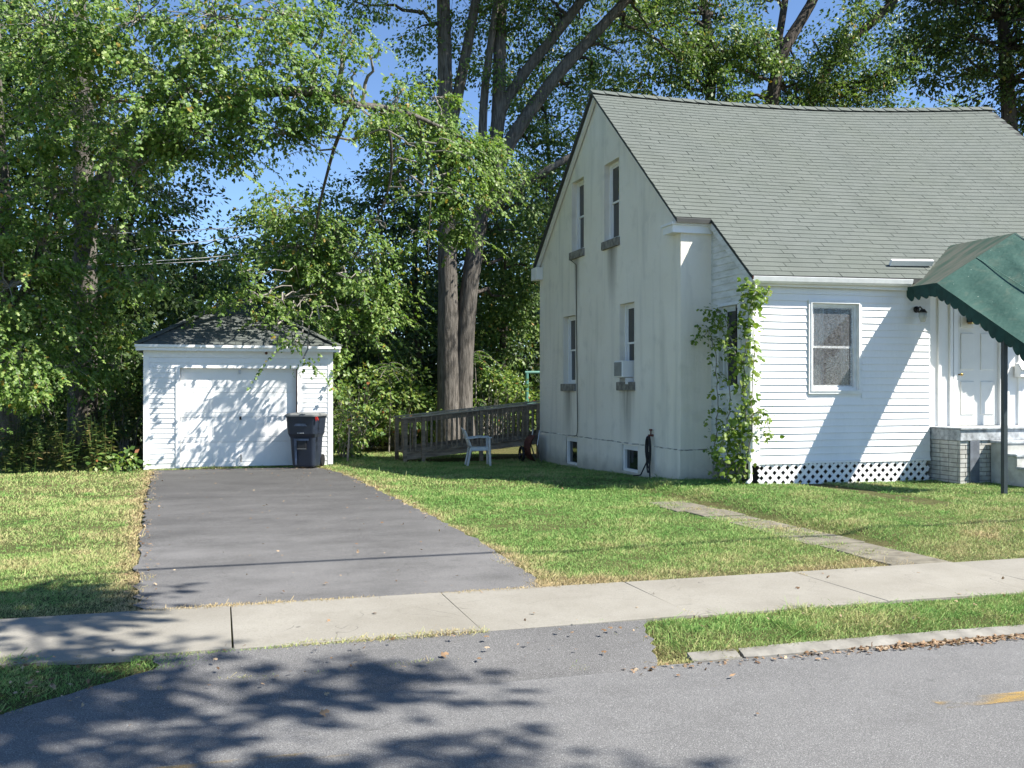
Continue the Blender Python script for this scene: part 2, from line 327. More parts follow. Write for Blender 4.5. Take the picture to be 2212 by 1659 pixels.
# apron: asphalt tongue from the road up to the sidewalk
def strip_sheet(name, rows, mat, label, nsub=10):
    V = []; Fs = []
    for (y, x0, x1, z) in rows:
        for k in range(nsub + 1):
            j = random.uniform(-.03, .03) if k in (0, nsub) else 0
            V.append((x0 + (x1 - x0) * k / nsub + j, y, z))
    w_ = nsub + 1
    for i in range(len(rows) - 1):
        for k in range(nsub): Fs.append((i*w_+k, i*w_+k+1, (i+1)*w_+k+1, (i+1)*w_+k))
    return tag(MB().add(V, Fs).build(name, mat, smooth=True), label, kind='structure')
def lerp(a, b, t): return a + (b - a) * t
rows = []
for i in range(15):
    t = i / 14; y = 5.60 + t * .93; rows.append((y, lerp(-1.35, -.35, min(1, t * 1.35)), lerp(2.62, 2.92, t), RZ - .006 + .012 * min(1, t * 8) + (max(0, t - .08) / .92) * .093))
strip_sheet('driveway_apron', rows, M['apron'], 'dark asphalt apron joining street and sidewalk')
ytab = [7.75, 8.3, 9.5, 11, 13, 15, 17, 18.6, 19.6, 20.4, 21.3]; ltab = [-.52, -.60, -.68, -.75, -.86, -.95, -1.03, -1.1, -1.16, -1.2, -1.25]; rtab = [2.62, 2.64, 2.68, 2.66, 2.58, 2.50, 2.42, 2.36, 2.30, 2.16, 1.9]
rows = [(y, float(np.interp(y, ytab, ltab)) + random.uniform(-.03, .03), float(np.interp(y, ytab, rtab)) + random.uniform(-.03, .03), .012 + .03 * math.sin(max(0, min(1, (y - 8) / 13)) * math.pi)) for y in np.arange(7.75, 21.31, .15)]
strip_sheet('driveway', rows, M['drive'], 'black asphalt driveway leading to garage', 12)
sw = tag(empty('sidewalk', (0, 7.15, 0)), 'pale concrete sidewalk of square slabs along street', kind='structure')
edges = [-14, -12.2, -10.4, -8.6, -6.85, -5.1, -3.35, -1.62, .10, 1.72, 3.30, 4.93, 6.62, 8.3, 10.0, 11.7, 13.4, 15.1, 16.8, 18.5, 20.3, 22]
for i in range(len(edges) - 1):
    a, b = edges[i] + .004, edges[i+1] - .004; tl = random.uniform(-.008, .008); s = random.uniform(-.01, .01)
    m = MB(); f0 = 6.86 if b < -1.5 else 6.5; P = [(a, f0), (b + s, f0), (b, 7.8), (a + s * .5, 7.8)]; zt = [.020 + tl, .020 - tl, .022 + tl * .5, .018]
    m.add([(x, y, -.06) for x, y in P] + [(x, y, z) for (x, y), z in zip(P, zt)], [(4,5,6,7),(0,1,5,4),(1,2,6,5),(2,3,7,6),(3,0,4,7)])
    m.build('slab', M['concrete'], sw, bevel=.004)
M['pathstone'] = plain('dirty_path_stone', (.17, .155, .12), .95, .35, 6, .2, .5, 60)
fw = tag(empty('front_walk', (6.25, 10, 0)), 'overgrown concrete slab path across lawn to house corner', kind='structure')
y = 7.83
while y < 13.2:
    L = .62 + random.uniform(-.03, .03); x0 = 5.98 + random.uniform(-.05, .05); x1 = 6.62 + random.uniform(-.04, .02); z = .012 + random.uniform(-.006, .008)
    m = MB(); z += .010 - .030 * ss(9.4, 10.2, y) * (.55 + .45 * math.sin(y * 4.1)); m.box(x0, x1, y, y + L - .04, -.06, z); m.build('slab', M['pathstone'], fw, bevel=.008); y += L
kb = tag(empty('kerb', (8, 5.75, 0)), 'low worn concrete kerb between grass strip and street', kind='structure')
M['kerb'] = plain('worn_kerb', (.205, .195, .172), .95, .35, 5, .2, .6, 50)
def kerb(x0, x1, y0=5.70, zt=-.052):
    n = max(3, int((x1 - x0) / .09)); V = []; Fs = []; k = 6; r0 = random.uniform(0, 9)
    for i in range(n + 1):
        x = lerp(x0, x1, i / n); w1 = .006 * math.sin(x * 1.3 + r0) + random.uniform(-.003, .003); w2 = .004 * math.sin(x * 1.7 + r0) + random.uniform(-.0025, .0025); en = .012 if i in (0, n) else 0
        V += [(x, y0, RZ-.08), (x, y0 + .004 + w1 + en, RZ + .012), (x, y0 + .022 + w1 + en, zt - .014 + w2 - en), (x, y0 + .050 + w1 * .5, zt + w2 - en), (x, y0+.115, zt + .010 + w2), (x, y0+.115, RZ-.08)]
    for i in range(n):
        for j in range(k): Fs.append((i*k+j, i*k+(j+1) % k, (i+1)*k+(j+1) % k, (i+1)*k+j)[::-1])
    Fs += [tuple(range(k)), tuple(range(n*k, (n+1)*k))[::-1]]
    MB().add(V, Fs).build('kerb_stone', M['kerb'], kb, False)
for a, b in ((2.90, 3.24), (3.265, 5.9), (5.925, 8.7), (8.725, 11.4), (11.43, 14.2), (14.23, 17), (17.03, 20), (20.03, 30), (-2.4, -1.42), (-5, -2.43), (-8, -5.03), (-20, -8.03)): kerb(a, b)

# ------------------------------------------------------------------ wall with openings, windows, siding
def wall(mb, O, U, N, us, ztop, zbot, holes, depth):
    """upright wall: O origin, U along, N outward; holes (u0,u1,z0,z1) with reveals going inwards by depth"""
    O, U, N = Vector(O), Vector(U), Vector(N); Z = Vector((0,0,1)); P = lambda u, z, n=0: O + U * u + Z * z + N * n
    br = sorted(set(us) | {h[0] for h in holes} | {h[1] for h in holes}); flip = U.cross(Z).dot(N) < 0
    def q(*p): mb.quad(*(p[::-1] if flip else p))
    for a, b in zip(br[:-1], br[1:]):
        mid = (a + b) / 2; hs = sorted([h for h in holes if h[0] < mid < h[1]], key=lambda h: h[2]); lo = (zbot, zbot)
        for h in hs:
            q(P(a, lo[0]), P(b, lo[1]), P(b, h[2]), P(a, h[2])); lo = (h[3], h[3])
        q(P(a, lo[0]), P(b, lo[1]), P(b, ztop(b)), P(a, ztop(a)))
    for (a, b, c, d) in holes:
        for p0, p1 in (((a, c), (a, d)), ((a, d), (b, d)), ((b, d), (b, c)), ((b, c), (a, c))):
            q(P(*p0), P(*p1), P(*p1, -depth), P(*p0, -depth))
def window(parent, O, U, N, u0, u1, z0, z1, rec=.10, glass='glass', fr=.055, meet=.5, sill=None, mat='trim', label=None, curtains=False, casing=0):
    O, U, N = Vector(O), Vector(U), Vector(N); Z = Vector((0,0,1)); P = lambda u, z, n: O + U * u + Z * z + N * n
    def rect(mb, a, b, c, d, n0, n1): mb.obox(P((a+b)/2, (c+d)/2, (n0+n1)/2), U*(b-a)/2, Z*(d-c)/2, N*(n1-n0)/2)
    def ring(mb, a, b, c, d, t, n0, n1, tb=None):
        tb = tb or t; rect(mb, a, a+t, c, d, n0, n1); rect(mb, b-t, b, c, d, n0, n1); rect(mb, a+t, b-t, d-t, d, n0, n1); rect(mb, a+t, b-t, c, c+tb, n0, n1)
    m = MB(); ring(m, u0, u1, z0, z1, fr, -rec-.05, -rec+.012)
    if casing: ring(m, u0-casing, u1+casing, z0-casing, z1+casing, casing+.002, -.02, .035); ring(m, u0-.012, u1+.012, z0-.012, z1+.012, .018, -.02, .047)
    wo = m.build('window', M[mat], parent)
    if label: wo['label'] = label
    zm = lerp(z0, z1, meet); i0, i1 = u0 + fr + .002, u1 - fr - .002
    for (a, b, nn) in ((z0 + fr, zm + .02, -.018), (zm - .02, z1 - fr, 0.)):
        s = MB(); ring(s, i0, i1, a, b, .038, -rec-.045+nn, -rec-.012+nn); so = s.build('sash', M[mat], wo)
        g = MB(); rect(g, i0+.038, i1-.038, a+.038, b-.038, -rec-.034+nn, -rec-.026+nn); g.build('pane', M[glass], wo)
    if curtains:
        g = MB(); rect(g, i0+.02, i1-.02, z0+fr+.02, z1-fr-.02, -rec-.008, -rec-.006); g.build('insect_screen', M['screen'], wo)
        for (c0, c1) in curtains:
            V = []; Fq = []; n = 26
            for k in range(n + 1):
                u = lerp(lerp(u0, u1, c0), lerp(u0, u1, c1), k / n); nn = -rec - .17 - .035 * math.sin(k * 1.25) - .01 * math.sin(k * 2.9)
                for zz in (z0 + .02, z1 - .02): V.append(P(u, zz, nn))
            for k in range(n): Fq.append((2*k, 2*k+2, 2*k+3, 2*k+1))
            MB().add(V, Fq).build('curtain', M['curtain'], wo, smooth=True)
    if sill:
        s = MB(); rect(s, u0-.05, u1+.05, z0-sill, z0+.004, -rec, .055); s.build('sill', M['sill'], wo, bevel=.006)
    return wo
def siding(parent, O, U, N, u0, u1, z0, z1, expo, holes=(), t=.019, mat='siding', clip=None, name='siding_board'):
    O, U, N = Vector(O), Vector(U), Vector(N); Z = Vector((0,0,1)); z = z0
    while z < z1 - .03:
        zt = min(z + expo, z1); segs = [(u0, u1)]
        if clip: a, b = clip((z + zt) / 2, z, zt); segs = [(max(u0, a), min(u1, b))]
        for h in holes:
            if min(zt, h[3]) - max(z, h[2]) > .45 * (zt - z):
                segs = [s for a, b in segs for s in ((a, min(b, h[0])), (max(a, h[1]), b)) if s[1] - s[0] > .015]
        for a, b in segs:
            if b - a < .03: continue
            j = random.uniform(-.0015, .0015)
            prof = [(0, z), (t + j, z + .002), (t + j - .003, z + .010), (.004, zt + .004), (0, zt + .004)]
            P0 = [O + U * a + Z * zz + N * n for n, zz in prof]; P1 = [p + U * (b - a) + Z * random.uniform(-.003, .003) for p in P0]; k = len(P0)
            Fs = [(i, (i+1) % k, (i+1) % k + k, i + k) for i in range(k)] + [tuple(range(k))[::-1], tuple(range(k, 2*k))]
            if U.cross(Z).dot(N) < 0: Fs = [f[::-1] for f in Fs]
            MB().add(P0 + P1, Fs).build(name, M[mat], parent)
        z = zt
def tabmesh(name, w, l, t):
    me = bpy.data.meshes.new(name); a, b = w / 2, l
    me.from_pydata([(-a,0,0),(a,0,0),(a,b,0),(-a,b,0),(-a,0,.001),(a,0,.001),(a,b,t),(-a,b,t)], [], [(0,3,2,1),(4,5,6,7),(0,1,5,4),(1,2,6,5),(2,3,7,6),(3,0,4,7)]); me.update(); return me
def lay_shingles(roof, frames, me, mat, nmax, key):
    """frames: list of matrices (x along the course, y down the slope, z out). The nmax that show largest are objects, the rest one joined part"""
    me.materials.append(mat); frames = sorted(frames, key=key)
    for Mx in frames[:nmax]:
        o = bpy.data.objects.new('shingle', me); COL.objects.link(o); o.parent = roof; o.matrix_basis = Mx
    rest = frames[nmax:]
    if rest:
        V0 = np.array([v.co for v in me.vertices]); Fq = np.array([p.vertices for p in me.polygons]); V = []; FF = []
        for i, Mx in enumerate(rest):
            A = np.array(Mx); V.append(V0 @ A[:3,:3].T + A[:3,3]); FF.append(Fq + i * len(V0))
        o = npmesh('shingle_field', np.concatenate(V), np.concatenate(FF), mat, roof); o['kind'] = 'stuff'
def frame(p, x, ydown, sx=1, sy=1, roll=0):
    x = x.normalized(); y = (ydown - x * ydown.dot(x)).normalized(); z = x.cross(y)
    if z.z < 0: z = -z; x = -x
    Mx = Matrix((x * sx, y * sy, z)).transposed().to_4x4(); Mx.translation = p; return Mx

# ------------------------------------------------------------------ house
house = tag(empty('house', (12, 18, 0)), 'white stucco gable house with grey shingle roof and clapboard front porch', 'house')
XG, YF, YB, YR, XR = 7.65, 15.58, 23.36, 19.47, 17.45
XE, YE, XE2, YD = 8.25, 14.20, 11.62, 14.35
def zr(X): t = (X - 7.5) / 10.1; return 7.87 + .46 * t - .17 * math.sin(math.pi * max(0, min(1, t)))
def ze(X): return 3.45 + .013 * (X - 8.2)
def roofz(X, Y):
    if Y <= YR: return zr(X) - (YR - Y) / 5.41 * (zr(X) - ze(X))
    return zr(X) - (Y - YR) * .80
gut = lambda u: roofz(XG, YB - u) - .10
HG = [(YB-b, YB-a, c, d) for a, b, c, d in ((18.32, 19.10, 4.66, 6.25), (20.29, 21.05, 4.70, 6.27), (17.57, 18.29, 1.78, 3.32), (20.82, 21.62, 1.76, 3.30), (17.36, 18.14, .05, .56), (20.66, 21.42, -.05, .56))]
m = MB(); O = (XG, YB, 0); U = (0, -1, 0); Nn = (-1, 0, 0)
wall(m, O, U, Nn, [0, YB-YR, YB-YF], gut, -.3, HG, .15)
wall(m, (XG, YF, 0), (1,0,0), (0,-1,0), [0, XR-XG], lambda u: 4.62, -.3, [], .1)          # front
wall(m, (XG, YB, 0), (1,0,0), (0,1,0), [0, XR-XG], lambda u: 4.60, -.3, [], .1)           # back
wall(m, (XR, YB, 0), (0,-1,0), (1,0,0), [0, YB-YR, YB-YF], lambda u: roofz(XR, YB-u) - .1, -.3, [], .1)
m.quad((XG+.2, YF+.2, 3.7), (XR-.2, YF+.2, 3.7), (XR-.2, YB-.2, 3.7), (XG+.2, YB-.2, 3.7))
m.build('stucco_wall', M['stucco'], house)
# projecting foundation band: slightly proud of the wall
m = MB(); hb = [(a, b, c, .56) for a, b, c, d in HG[4:]]
wall(m, (XG-.018, YB+.018, 0), U, Nn, [0, YB-YF+.036], lambda u: .60, -.3, [(a+.018, b+.018, c, d) for a, b, c, d in hb], .03)
m.quad((XG-.018, YB+.018, .60), (XG-.018, YF-.018, .60), (XG+.01, YF-.018, .615), (XG+.01, YB+.018, .615))
wall(m, (XG-.018, YF-.018, 0), (1,0,0), (0,-1,0), [0, XE-XG+.02], lambda u: .60, -.3, [], .03); m.quad((XG-.018, YF-.018, .60), (XE, YF-.018, .60), (XE, YF+.01, .615), (XG-.018, YF+.01, .615))
m.build('foundation_wall', M['found'], house)
for i, h in enumerate(HG[:4]): window(house, O, U, Nn, *h, rec=.13, sill=.16, meet=.5, glass='glass')
for h in HG[4:]:
    m = MB(); a, b, c, d = h; m.box(XG+.02, XG+.10, YB-b, YB-b+.07, c, d); m.box(XG+.02, XG+.10, YB-a-.07, YB-a, c, d); m.box(XG+.02, XG+.10, YB-b+.07, YB-a-.07, d-.09, d); m.box(XG+.02, XG+.10, YB-b+.07, YB-a-.07, c, c+.05)
    wo = m.build('basement_window', M['trim'], house); g = MB(); g.box(XG+.07, XG+.08, YB-b+.065, YB-a-.065, c+.045, d-.085); g.build('pane', M['glass'], wo)
# porch extension: backing walls with openings, siding boards on top
FH = (9.30 - XE, 10.20 - XE, 1.62, 3.06); SH = (YF - 15.27, YF - 14.62, 1.62, 3.05)
m = MB(); wall(m, (XE, YE, 0), (1,0,0), (0,-1,0), [0, XE2-XE], lambda u: 3.40, .44, [FH], .12)
wall(m, (XE, YF, 0), (0,-1,0), (-1,0,0), [0, YF-YE], lambda u: roofz(8.3, YF-u) - .08, .44, [SH], .12)
m.quad((XE, YE, .44), (XE2, YE, .44), (XE2, YF, .44), (XE, YF, .44)); m.quad((XE2, YE, .44), (XE2, YD, .44), (XE2, YD, 3.4), (XE2, YE, 3.4))
pw = m.build('porch_wall', M['siding'], house)
siding(pw, (XE, YE, 0), (1,0,0), (0,-1,0), .10, XE2-XE, .47, 3.31, .1135, [(FH[0]-.07, FH[1]+.07, FH[2]-.07, FH[3]+.07)])
def cl(zm, z0, z1):   # the sloping roof edge cuts the side boards short at the front
    lim = YF - (14.06 + (z1 - (ze(8.2) - .10)) / ((zr(8.2) - ze(8.2)) / 5.41)); return (-9, lim if z1 > 3.3 else 9)
siding(pw, (XE, YF, 0), (0,-1,0), (-1,0,0), .03, YF-YE-.08, .47, 4.66, .1135, [(SH[0]-.06, SH[1]+.06, SH[2]-.06, SH[3]+.06)], mat='sidingold', clip=cl)
m = MB(); m.box(XE-.024, XE+.10, YE-.026, YE-.001, .42, 3.33); m.box(XE-.024, XE-.001, YE-.001, YE+.08, .42, 3.33); m.build('corner_board', M['trim'], house)
m = MB(); m.box(XE-.02, XE-.001, YF-.03, YF-.002, .42, 4.6); m.build('corner_board', M['sidingold'], house)
m = MB(); m.box(XE+.02, XE2, YE-.03, YE-.001, .435, .468); m.build('bottom_trim', M['trim'], house)
window(house, (XE, YE, 0), (1,0,0), (0,-1,0), *FH, rec=.035, glass='clear', mat='alum', curtains=[(.02, .44), (.80, .98)], casing=.05, label='front porch window with insect screen and curtains')
window(house, (XE, YF, 0), (0,-1,0), (-1,0,0), *SH, rec=.05, mat='alum', casing=.045, label='narrow dark window behind climbing vine')
m = MB(); m.quad((XE+.02, YE+.6, .5), (XE2-.02, YE+.6, .5), (XE2-.02, YE+.6, 3.4), (XE+.02, YE+.6, 3.4)); m.build('room_wall', M['interior'], house)
# lattice skirt: every slat a piece
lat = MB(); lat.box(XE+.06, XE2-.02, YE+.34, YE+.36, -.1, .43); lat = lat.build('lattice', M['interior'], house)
lz0, lz1, lx0, lx1 = .06, .435, XE+.09, XE2-.03; step = .158
for sgn, yy in ((1, YE-.012), (-1, YE+.002)):
    x = lx0 - .5
    while x < lx1 + .5:
        # line x = x + sgn*(z-lz0)
        za, zb = lz0, lz1; xa, xb = x, x + sgn * (lz1 - lz0)
        def cutx(X): return lz0 + (X - x) * sgn
        lo, hi = min(xa, xb), max(xa, xb)
        if hi > lx0 and lo < lx1:
            c0, c1 = max(lo, lx0), min(hi, lx1); z_0, z_1 = cutx(c0), cutx(c1)
            if abs(c1 - c0) > .03 and not (x < lx0 + .55 and sgn < 0 and random.random() < .12):
                s = MB(); s.bar((c0, yy, z_0), (c1, yy, z_1),   .011, .052, up=(0,0,1) if False else (sgn * -.7, 0, .7)); s.build('lattice_slat', M['trim'], lat)
        x += step
# recessed entrance wall: board and batten, door
m = MB(); wall(m, (XE2, YD, 0), (1,0,0), (0,-1,0), [0, XR-XE2], lambda u: 3.42, .3, [(12.30-XE2, 13.20-XE2, 1.0, 3.03)], .06); m.quad((XE2, YD+.3, .3), (XR, YD+.3, .3), (XR, YD+.3, 3.4), (XE2, YD+.3, 3.4)); ew = m.build('entrance_wall', M['trim'], house)
m = MB(); wall(m, (XR, YF, 0), (0,-1,0), (1,0,0), [0, YF-YE], lambda u: roofz(XR, YF-u)-.08, -.2, [], .05); m.build('porch_end_wall', M['siding'], house)
for x in (11.645, 11.93, 12.17, 13.36, 13.62, 13.88, 14.14, 14.4, 14.66, 14.92, 15.3, 15.7, 16.1, 16.5, 16.9, 17.3): m = MB(); m.box(x-.028, x+.028, YD-.035, YD-.001, 1.0, 3.40); m.build('batten', M['trim'], ew)
m = MB(); m.box(12.22, 12.30, YD-.03, YD-.001, 1.0, 3.1); m.box(13.20, 13.28, YD-.03, YD-.001, 1.0, 3.1); m.box(12.22, 13.28, YD-.032, YD-.002, 3.03, 3.12); m.build('door_frame', M['trim'], house)
m = MB(); m.box(12.302, 13.198, YD+.025, YD+.06, 1.015, 3.028); door = m.build('door', M['door'], house, bevel=.004)
for (a, b) in ((12.40, 12.68), (12.82, 13.10)):
    for (c, d) in ((1.20, 1.78), (1.98, 2.62), (2.72, 2.93)):
        m = MB(); m.box(a, b, YD+.010, YD+.03, c, d); p = m.build('door_panel', M['door'], door, bevel=.012)
m = MB(); m.tube([(12.36, YD+.02, 1.90), (12.36, YD-.03, 1.90), (12.36, YD-.05, 1.90), (12.36, YD-.075, 1.90)], [.012, .012, .03, .018], 10); m.build('door_knob', M['brass'], door, True)
# roof slabs
roof = MB()
def patch(mb, xs_, ys_, th=.07):
    V = []; n = len(ys_)
    for X in xs_:
        for Y in ys_: V.append((X, Y, roofz(X, Y)))
    base = len(V); V += [(x, y, z - th) for x, y, z in V]; Fs = []
    for i in range(len(xs_) - 1):
        for j in range(n - 1): a = i*n+j; Fs += [(a, a+n, a+n+1, a+1), (a+base, a+1+base, a+n+1+base, a+n+base)]
    rim = [i*n for i in range(len(xs_))] + [(len(xs_)-1)*n+j for j in range(1, n)] + [i*n+n-1 for i in range(len(xs_)-2, -1, -1)] + [j for j in range(n-2, 0, -1)]
    for a, b in zip(rim, rim[1:] + rim[:1]): Fs.append((b, a, a+base, b+base))
    mb.add(V, Fs)
patch(roof, [7.5, 8.16], [15.42, 17, 18.5, YR]); patch(roof, list(np.linspace(8.16, 17.6, 10)), [14.06, 15.62, 17, 18.5, YR]); patch(roof, list(np.linspace(7.5, 17.6, 11)), [YR+.003, 21, 22.5, 23.42])
roof = roof.build('roof', M['deck'], house)
frames = []; L = math.hypot(5.41, zr(12) - ze(12)); nc = int(L / .1345); 
for c in range(nc + 1):
    v0 = c / nc; x0 = 7.485 if v0 < .74 else 8.145; Y = YR - v0 * 5.41; yy = Y + 5.41 * .0012
    sag = random.uniform(-.004, .004); x = x0 + (.15 if c % 2 else .302) + random.uniform(-.02, .02); first = True
    nt_ = int((17.61 - x0) / .302)
    for k in range(nt_ + 1):
        w_ = 1.0; xc = x0 + (.151 if c % 2 else 0) + k * .302 + random.uniform(-.006, .006)
        if xc - .14 < x0: xc = x0 + .075; w_ = .5
        if xc + .14 > 17.62: continue
        P = Vector((xc, yy, roofz(xc, yy) + .004)); dx = Vector((.3, 0, roofz(xc+.15, yy) - roofz(xc-.15, yy))); dy = Vector((0, -.3, roofz(xc, yy-.15) - roofz(xc, yy+.15) if yy < YR-.16 else -.25))
        if c == nc: continue
        frames.append(frame(P, dx + dy * random.uniform(-.006, .006), dy, w_, 1 + random.uniform(-.012, .03)))
lay_shingles(roof, frames, tabmesh('shingle_tab', .298, .140, .0095), M['shingle'], 300, lambda Mx: (Mx.translation - cam.location).length)
m = MB(); n = 34
for k in range(n):
    xa, xb = 7.48 + k * 10.13 / n, 7.48 + (k + 1.15) * 10.13 / n; za, zb = zr(xa) + .028 + .004, zr(xb) + .028
    m.add([(xa, YR, za+.008), (xb, YR, zb), (xb, YR-.16, zb-.115), (xa, YR-.165, za-.10), (xb, YR+.16, zb-.11), (xa, YR+.165, za-.10)], [(3,2,1,0), (0,1,4,5), (0,5,3), (1,2,4), (5,4,2,3)])
m.build('ridge_cap', M['shingle'], roof)
# rake boards, soffit, cornice return, gutter
m = MB()
for Y0, Y1 in ((15.66, YR), (23.40, YR)):
    a = Vector((7.56, Y0, roofz(7.56, Y0) - .155)); b = Vector((7.56, Y1, roofz(7.56, Y1) - .155)); dz = Vector((0, 0, .16)); e = Vector((.07, 0, 0))
    m.add([a, b, b + dz, a + dz, a + e, b + e, b + dz + e, a + dz + e], [(0,1,2,3),(4,7,6,5),(0,4,5,1),(0,3,7,4),(2,6,7,3)])
m.build('rake_board', M['trim'], house)
m = MB(); m.box(7.47, 8.22, 15.52, 15.90, 4.33, 4.46); m.box(7.44, 8.23, 15.48, 15.94, 4.46, 4.505); m.build('cornice_return', M['trim'], house)
m = MB(); m.box(7.47, 7.64, 23.1, 23.5, 4.32, 4.62); m.build('cornice_return', M['trim'], house)
a = Vector((8.18, 15.60, roofz(8.2, 15.6) - .13)); b = Vector((8.18, 14.08, roofz(8.2, 14.08) - .13)); m = MB(); m.bar(a, b, .04, .11); m.build('rake_board', M['sidingold'], house)
m = MB(); m.box(8.18, 17.55, 14.10, 14.14, 3.30, 3.40); m.box(8.18, 17.55, 14.14, 14.36, 3.318, 3.33); m.build('fascia', M['trim'], house)
g = MB(); prof = [(14.095, 3.335), (14.03, 3.325), (13.985, 3.36), (13.965, 3.43), (13.972, 3.435), (13.99, 3.37), (14.03, 3.337), (14.085, 3.345), (14.09, 3.42), (14.098, 3.42)]
g.prism([(8.13, y_, z_) for y_, z_ in prof], (2.98, 0, .035)); g.build('gutter', M['gutter'], house)
m = MB(); m.box(8.16, 11.1, 14.055, 14.075, 3.40, 3.444); m.build('drip_edge', M['rust'], house)
m = MB(); m.tube([(8.20, 14.03, 3.34), (8.19, 14.06, 3.22), (8.17, 14.14, 3.12), (8.165, 14.15, 2.9), (8.165, 14.15, .30), (8.16, 14.13, .2), (8.04, 14.02, .15)], .034, 8); m.build('downspout', M['gutter'], house, True)
m = MB(); z0 = roofz(11.3, 14.35); m.obox((11.35, 14.32, z0+.075), (.42, 0, .012), (0, .02, .016), (0, -.03, .04)); m.build('flashing_board', M['trim'], house)
# fixtures on the house
def thing1(o, label, cat, group=None): return tag(o, label, cat, group)
ac = empty('air_conditioner', (XG-.1, 18.05, 1.85)); tag(ac, 'white window air conditioner jutting from lower gable window', 'air conditioner')
m = MB(); m.box(XG-.15, XG+.12, 17.80, 18.20, 1.87, 2.20); ab = m.build('case', M['trim'], ac, bevel=.015)
m = MB(); m.box(XG-.165, XG-.145, 17.83, 18.17, 1.90, 2.17); m.build('grille', M['acgrey'], ac)
for k in range(9): m = MB(); m.box(XG-.174, XG-.164, 17.84, 18.16, 1.91+k*.029, 1.922+k*.029); m.build('louvre', M['acgrey'], ac)
m = MB(); m.box(XG-.10, XG+.1, 17.74, 17.77, 1.74, 1.86); m.build('bracket', M['trim'], ac)
m = MB(); pts = [(XG-.02, 20.98, 4.60), (XG-.05, 21.08, 4.55), (XG-.05, 20.9, 4.5), (XG-.022, 20.72, 4.4), (XG-.022, 20.70, 3), (XG-.022, 20.66, 2), (XG-.03, 20.60, .75), (XG-.035, 20.64, .62), (XG-.04, 20.9, .60)]
thing1(m.tube(pts, .009, 6).build('cable', M['black']), 'thin black cable running down the stucco gable wall', 'cable')
hz = empty('garden_hose', (XG-.05, 16.72, .9)); tag(hz, 'dark garden hose hanging in loops from tap on gable wall', 'hose')
m = MB(); m.tube([(XG, 16.70, .80), (XG-.09, 16.70, .80), (XG-.10, 16.70, .74)], .022, 8); m.tube([(XG-.05, 16.70, .80), (XG-.05, 16.70, .90)], .014, 6); m.tube([(XG-.05, 16.67, .90), (XG-.05, 16.74, .90)], .02, 6); m.build('tap', M['barrow'], hz, True)
for k, (w_, d_) in enumerate(((.05, .50), (.075, .58), (.06, .66), (.09, .44))):
    pts = [(XG-.08-.012*k, 16.70 + w_ * math.sin(a_) * (1 if k % 2 else 1.2), .78 - d_/2 + d_/2 * math.cos(a_)) for a_ in np.linspace(0, 2*math.pi, 22)]; m = MB(); m.tube(pts, .012, 6, False); m.build('hose_loop', M['black'], hz, True)
m = MB(); m.tube([(XG-.1, 16.74, .62), (XG-.09, 16.80, .3), (XG-.14, 16.95, .06), (XG-.2, 17.15, .03)], .013, 6); m.tube([(XG-.1, 16.67, .5), (XG-.11, 16.62, .25), (XG-.16, 16.5, .05), (XG-.3, 16.42, .02)], .013, 6); m.build('hose_end', M['black'], hz, True)
lt = empty('wall_lantern', (11.33, YE-.02, 2.95)); tag(lt, 'small dark wall lantern with glass shade beneath the canopy', 'lantern')
m = MB(); m.tube([(11.33, YE-.018, 2.99), (11.33, YE-.04, 2.99)], .055, 12); m.tube([(11.33, YE-.03, 2.99), (11.33, YE-.12, 3.03), (11.36, YE-.15, 2.98)], .012, 8); m.tube([(11.36, YE-.15, 2.99), (11.36, YE-.15, 2.93)], [.03, .075], 12); m.build('bracket', M['black'], lt, True)
m = MB(); m.tube([(11.36, YE-.15, 2.93), (11.36, YE-.15, 2.86), (11.36, YE-.15, 2.77)], [.06, .07, .035], 12); m.build('glass_shade', M['lampglass'], lt, True)
dl = empty('porch_light', (12.60, YD-.05, 2.98)); tag(dl, 'small dark porch light above the cream entrance door', 'lamp')
m = MB(); m.box(12.47, 12.69, YD-.16, YD-.035, 2.80, 2.92); m.build('housing', M['black'], dl, bevel=.01); m = MB(); m.box(12.49, 12.67, YD-.15, YD-.045, 2.775, 2.80); m.build('diffuser', M['brass'], dl)
mb_ = empty('mailbox', (13.72, YD-.1, 2.0)); tag(mb_, 'white mailbox on the wall right of the entrance door', 'mailbox')
m = MB(); m.prism([(13.50, YD-.001-.03, 1.86), (13.50, YD-.17, 1.86), (13.50, YD-.17, 2.0), (13.50, YD-.12, 2.09), (13.50, YD-.03, 2.11)], (.40, 0, 0)); m.build('box', M['trim'], mb_, bevel=.006)
m = MB(); m.obox((13.70, YD-.16, 2.055), (.205, 0, 0), (0, -.05, -.07), (0, -.004, .004)); m.build('lid', M['trim'], mb_); m = MB(); m.tube([(13.7+.07*math.cos(a_), YD-.182, 1.97+.04*math.sin(a_)) for a_ in np.linspace(math.pi, 2*math.pi, 8)], .008, 6); m.build('handle', M['barrow'], mb_)

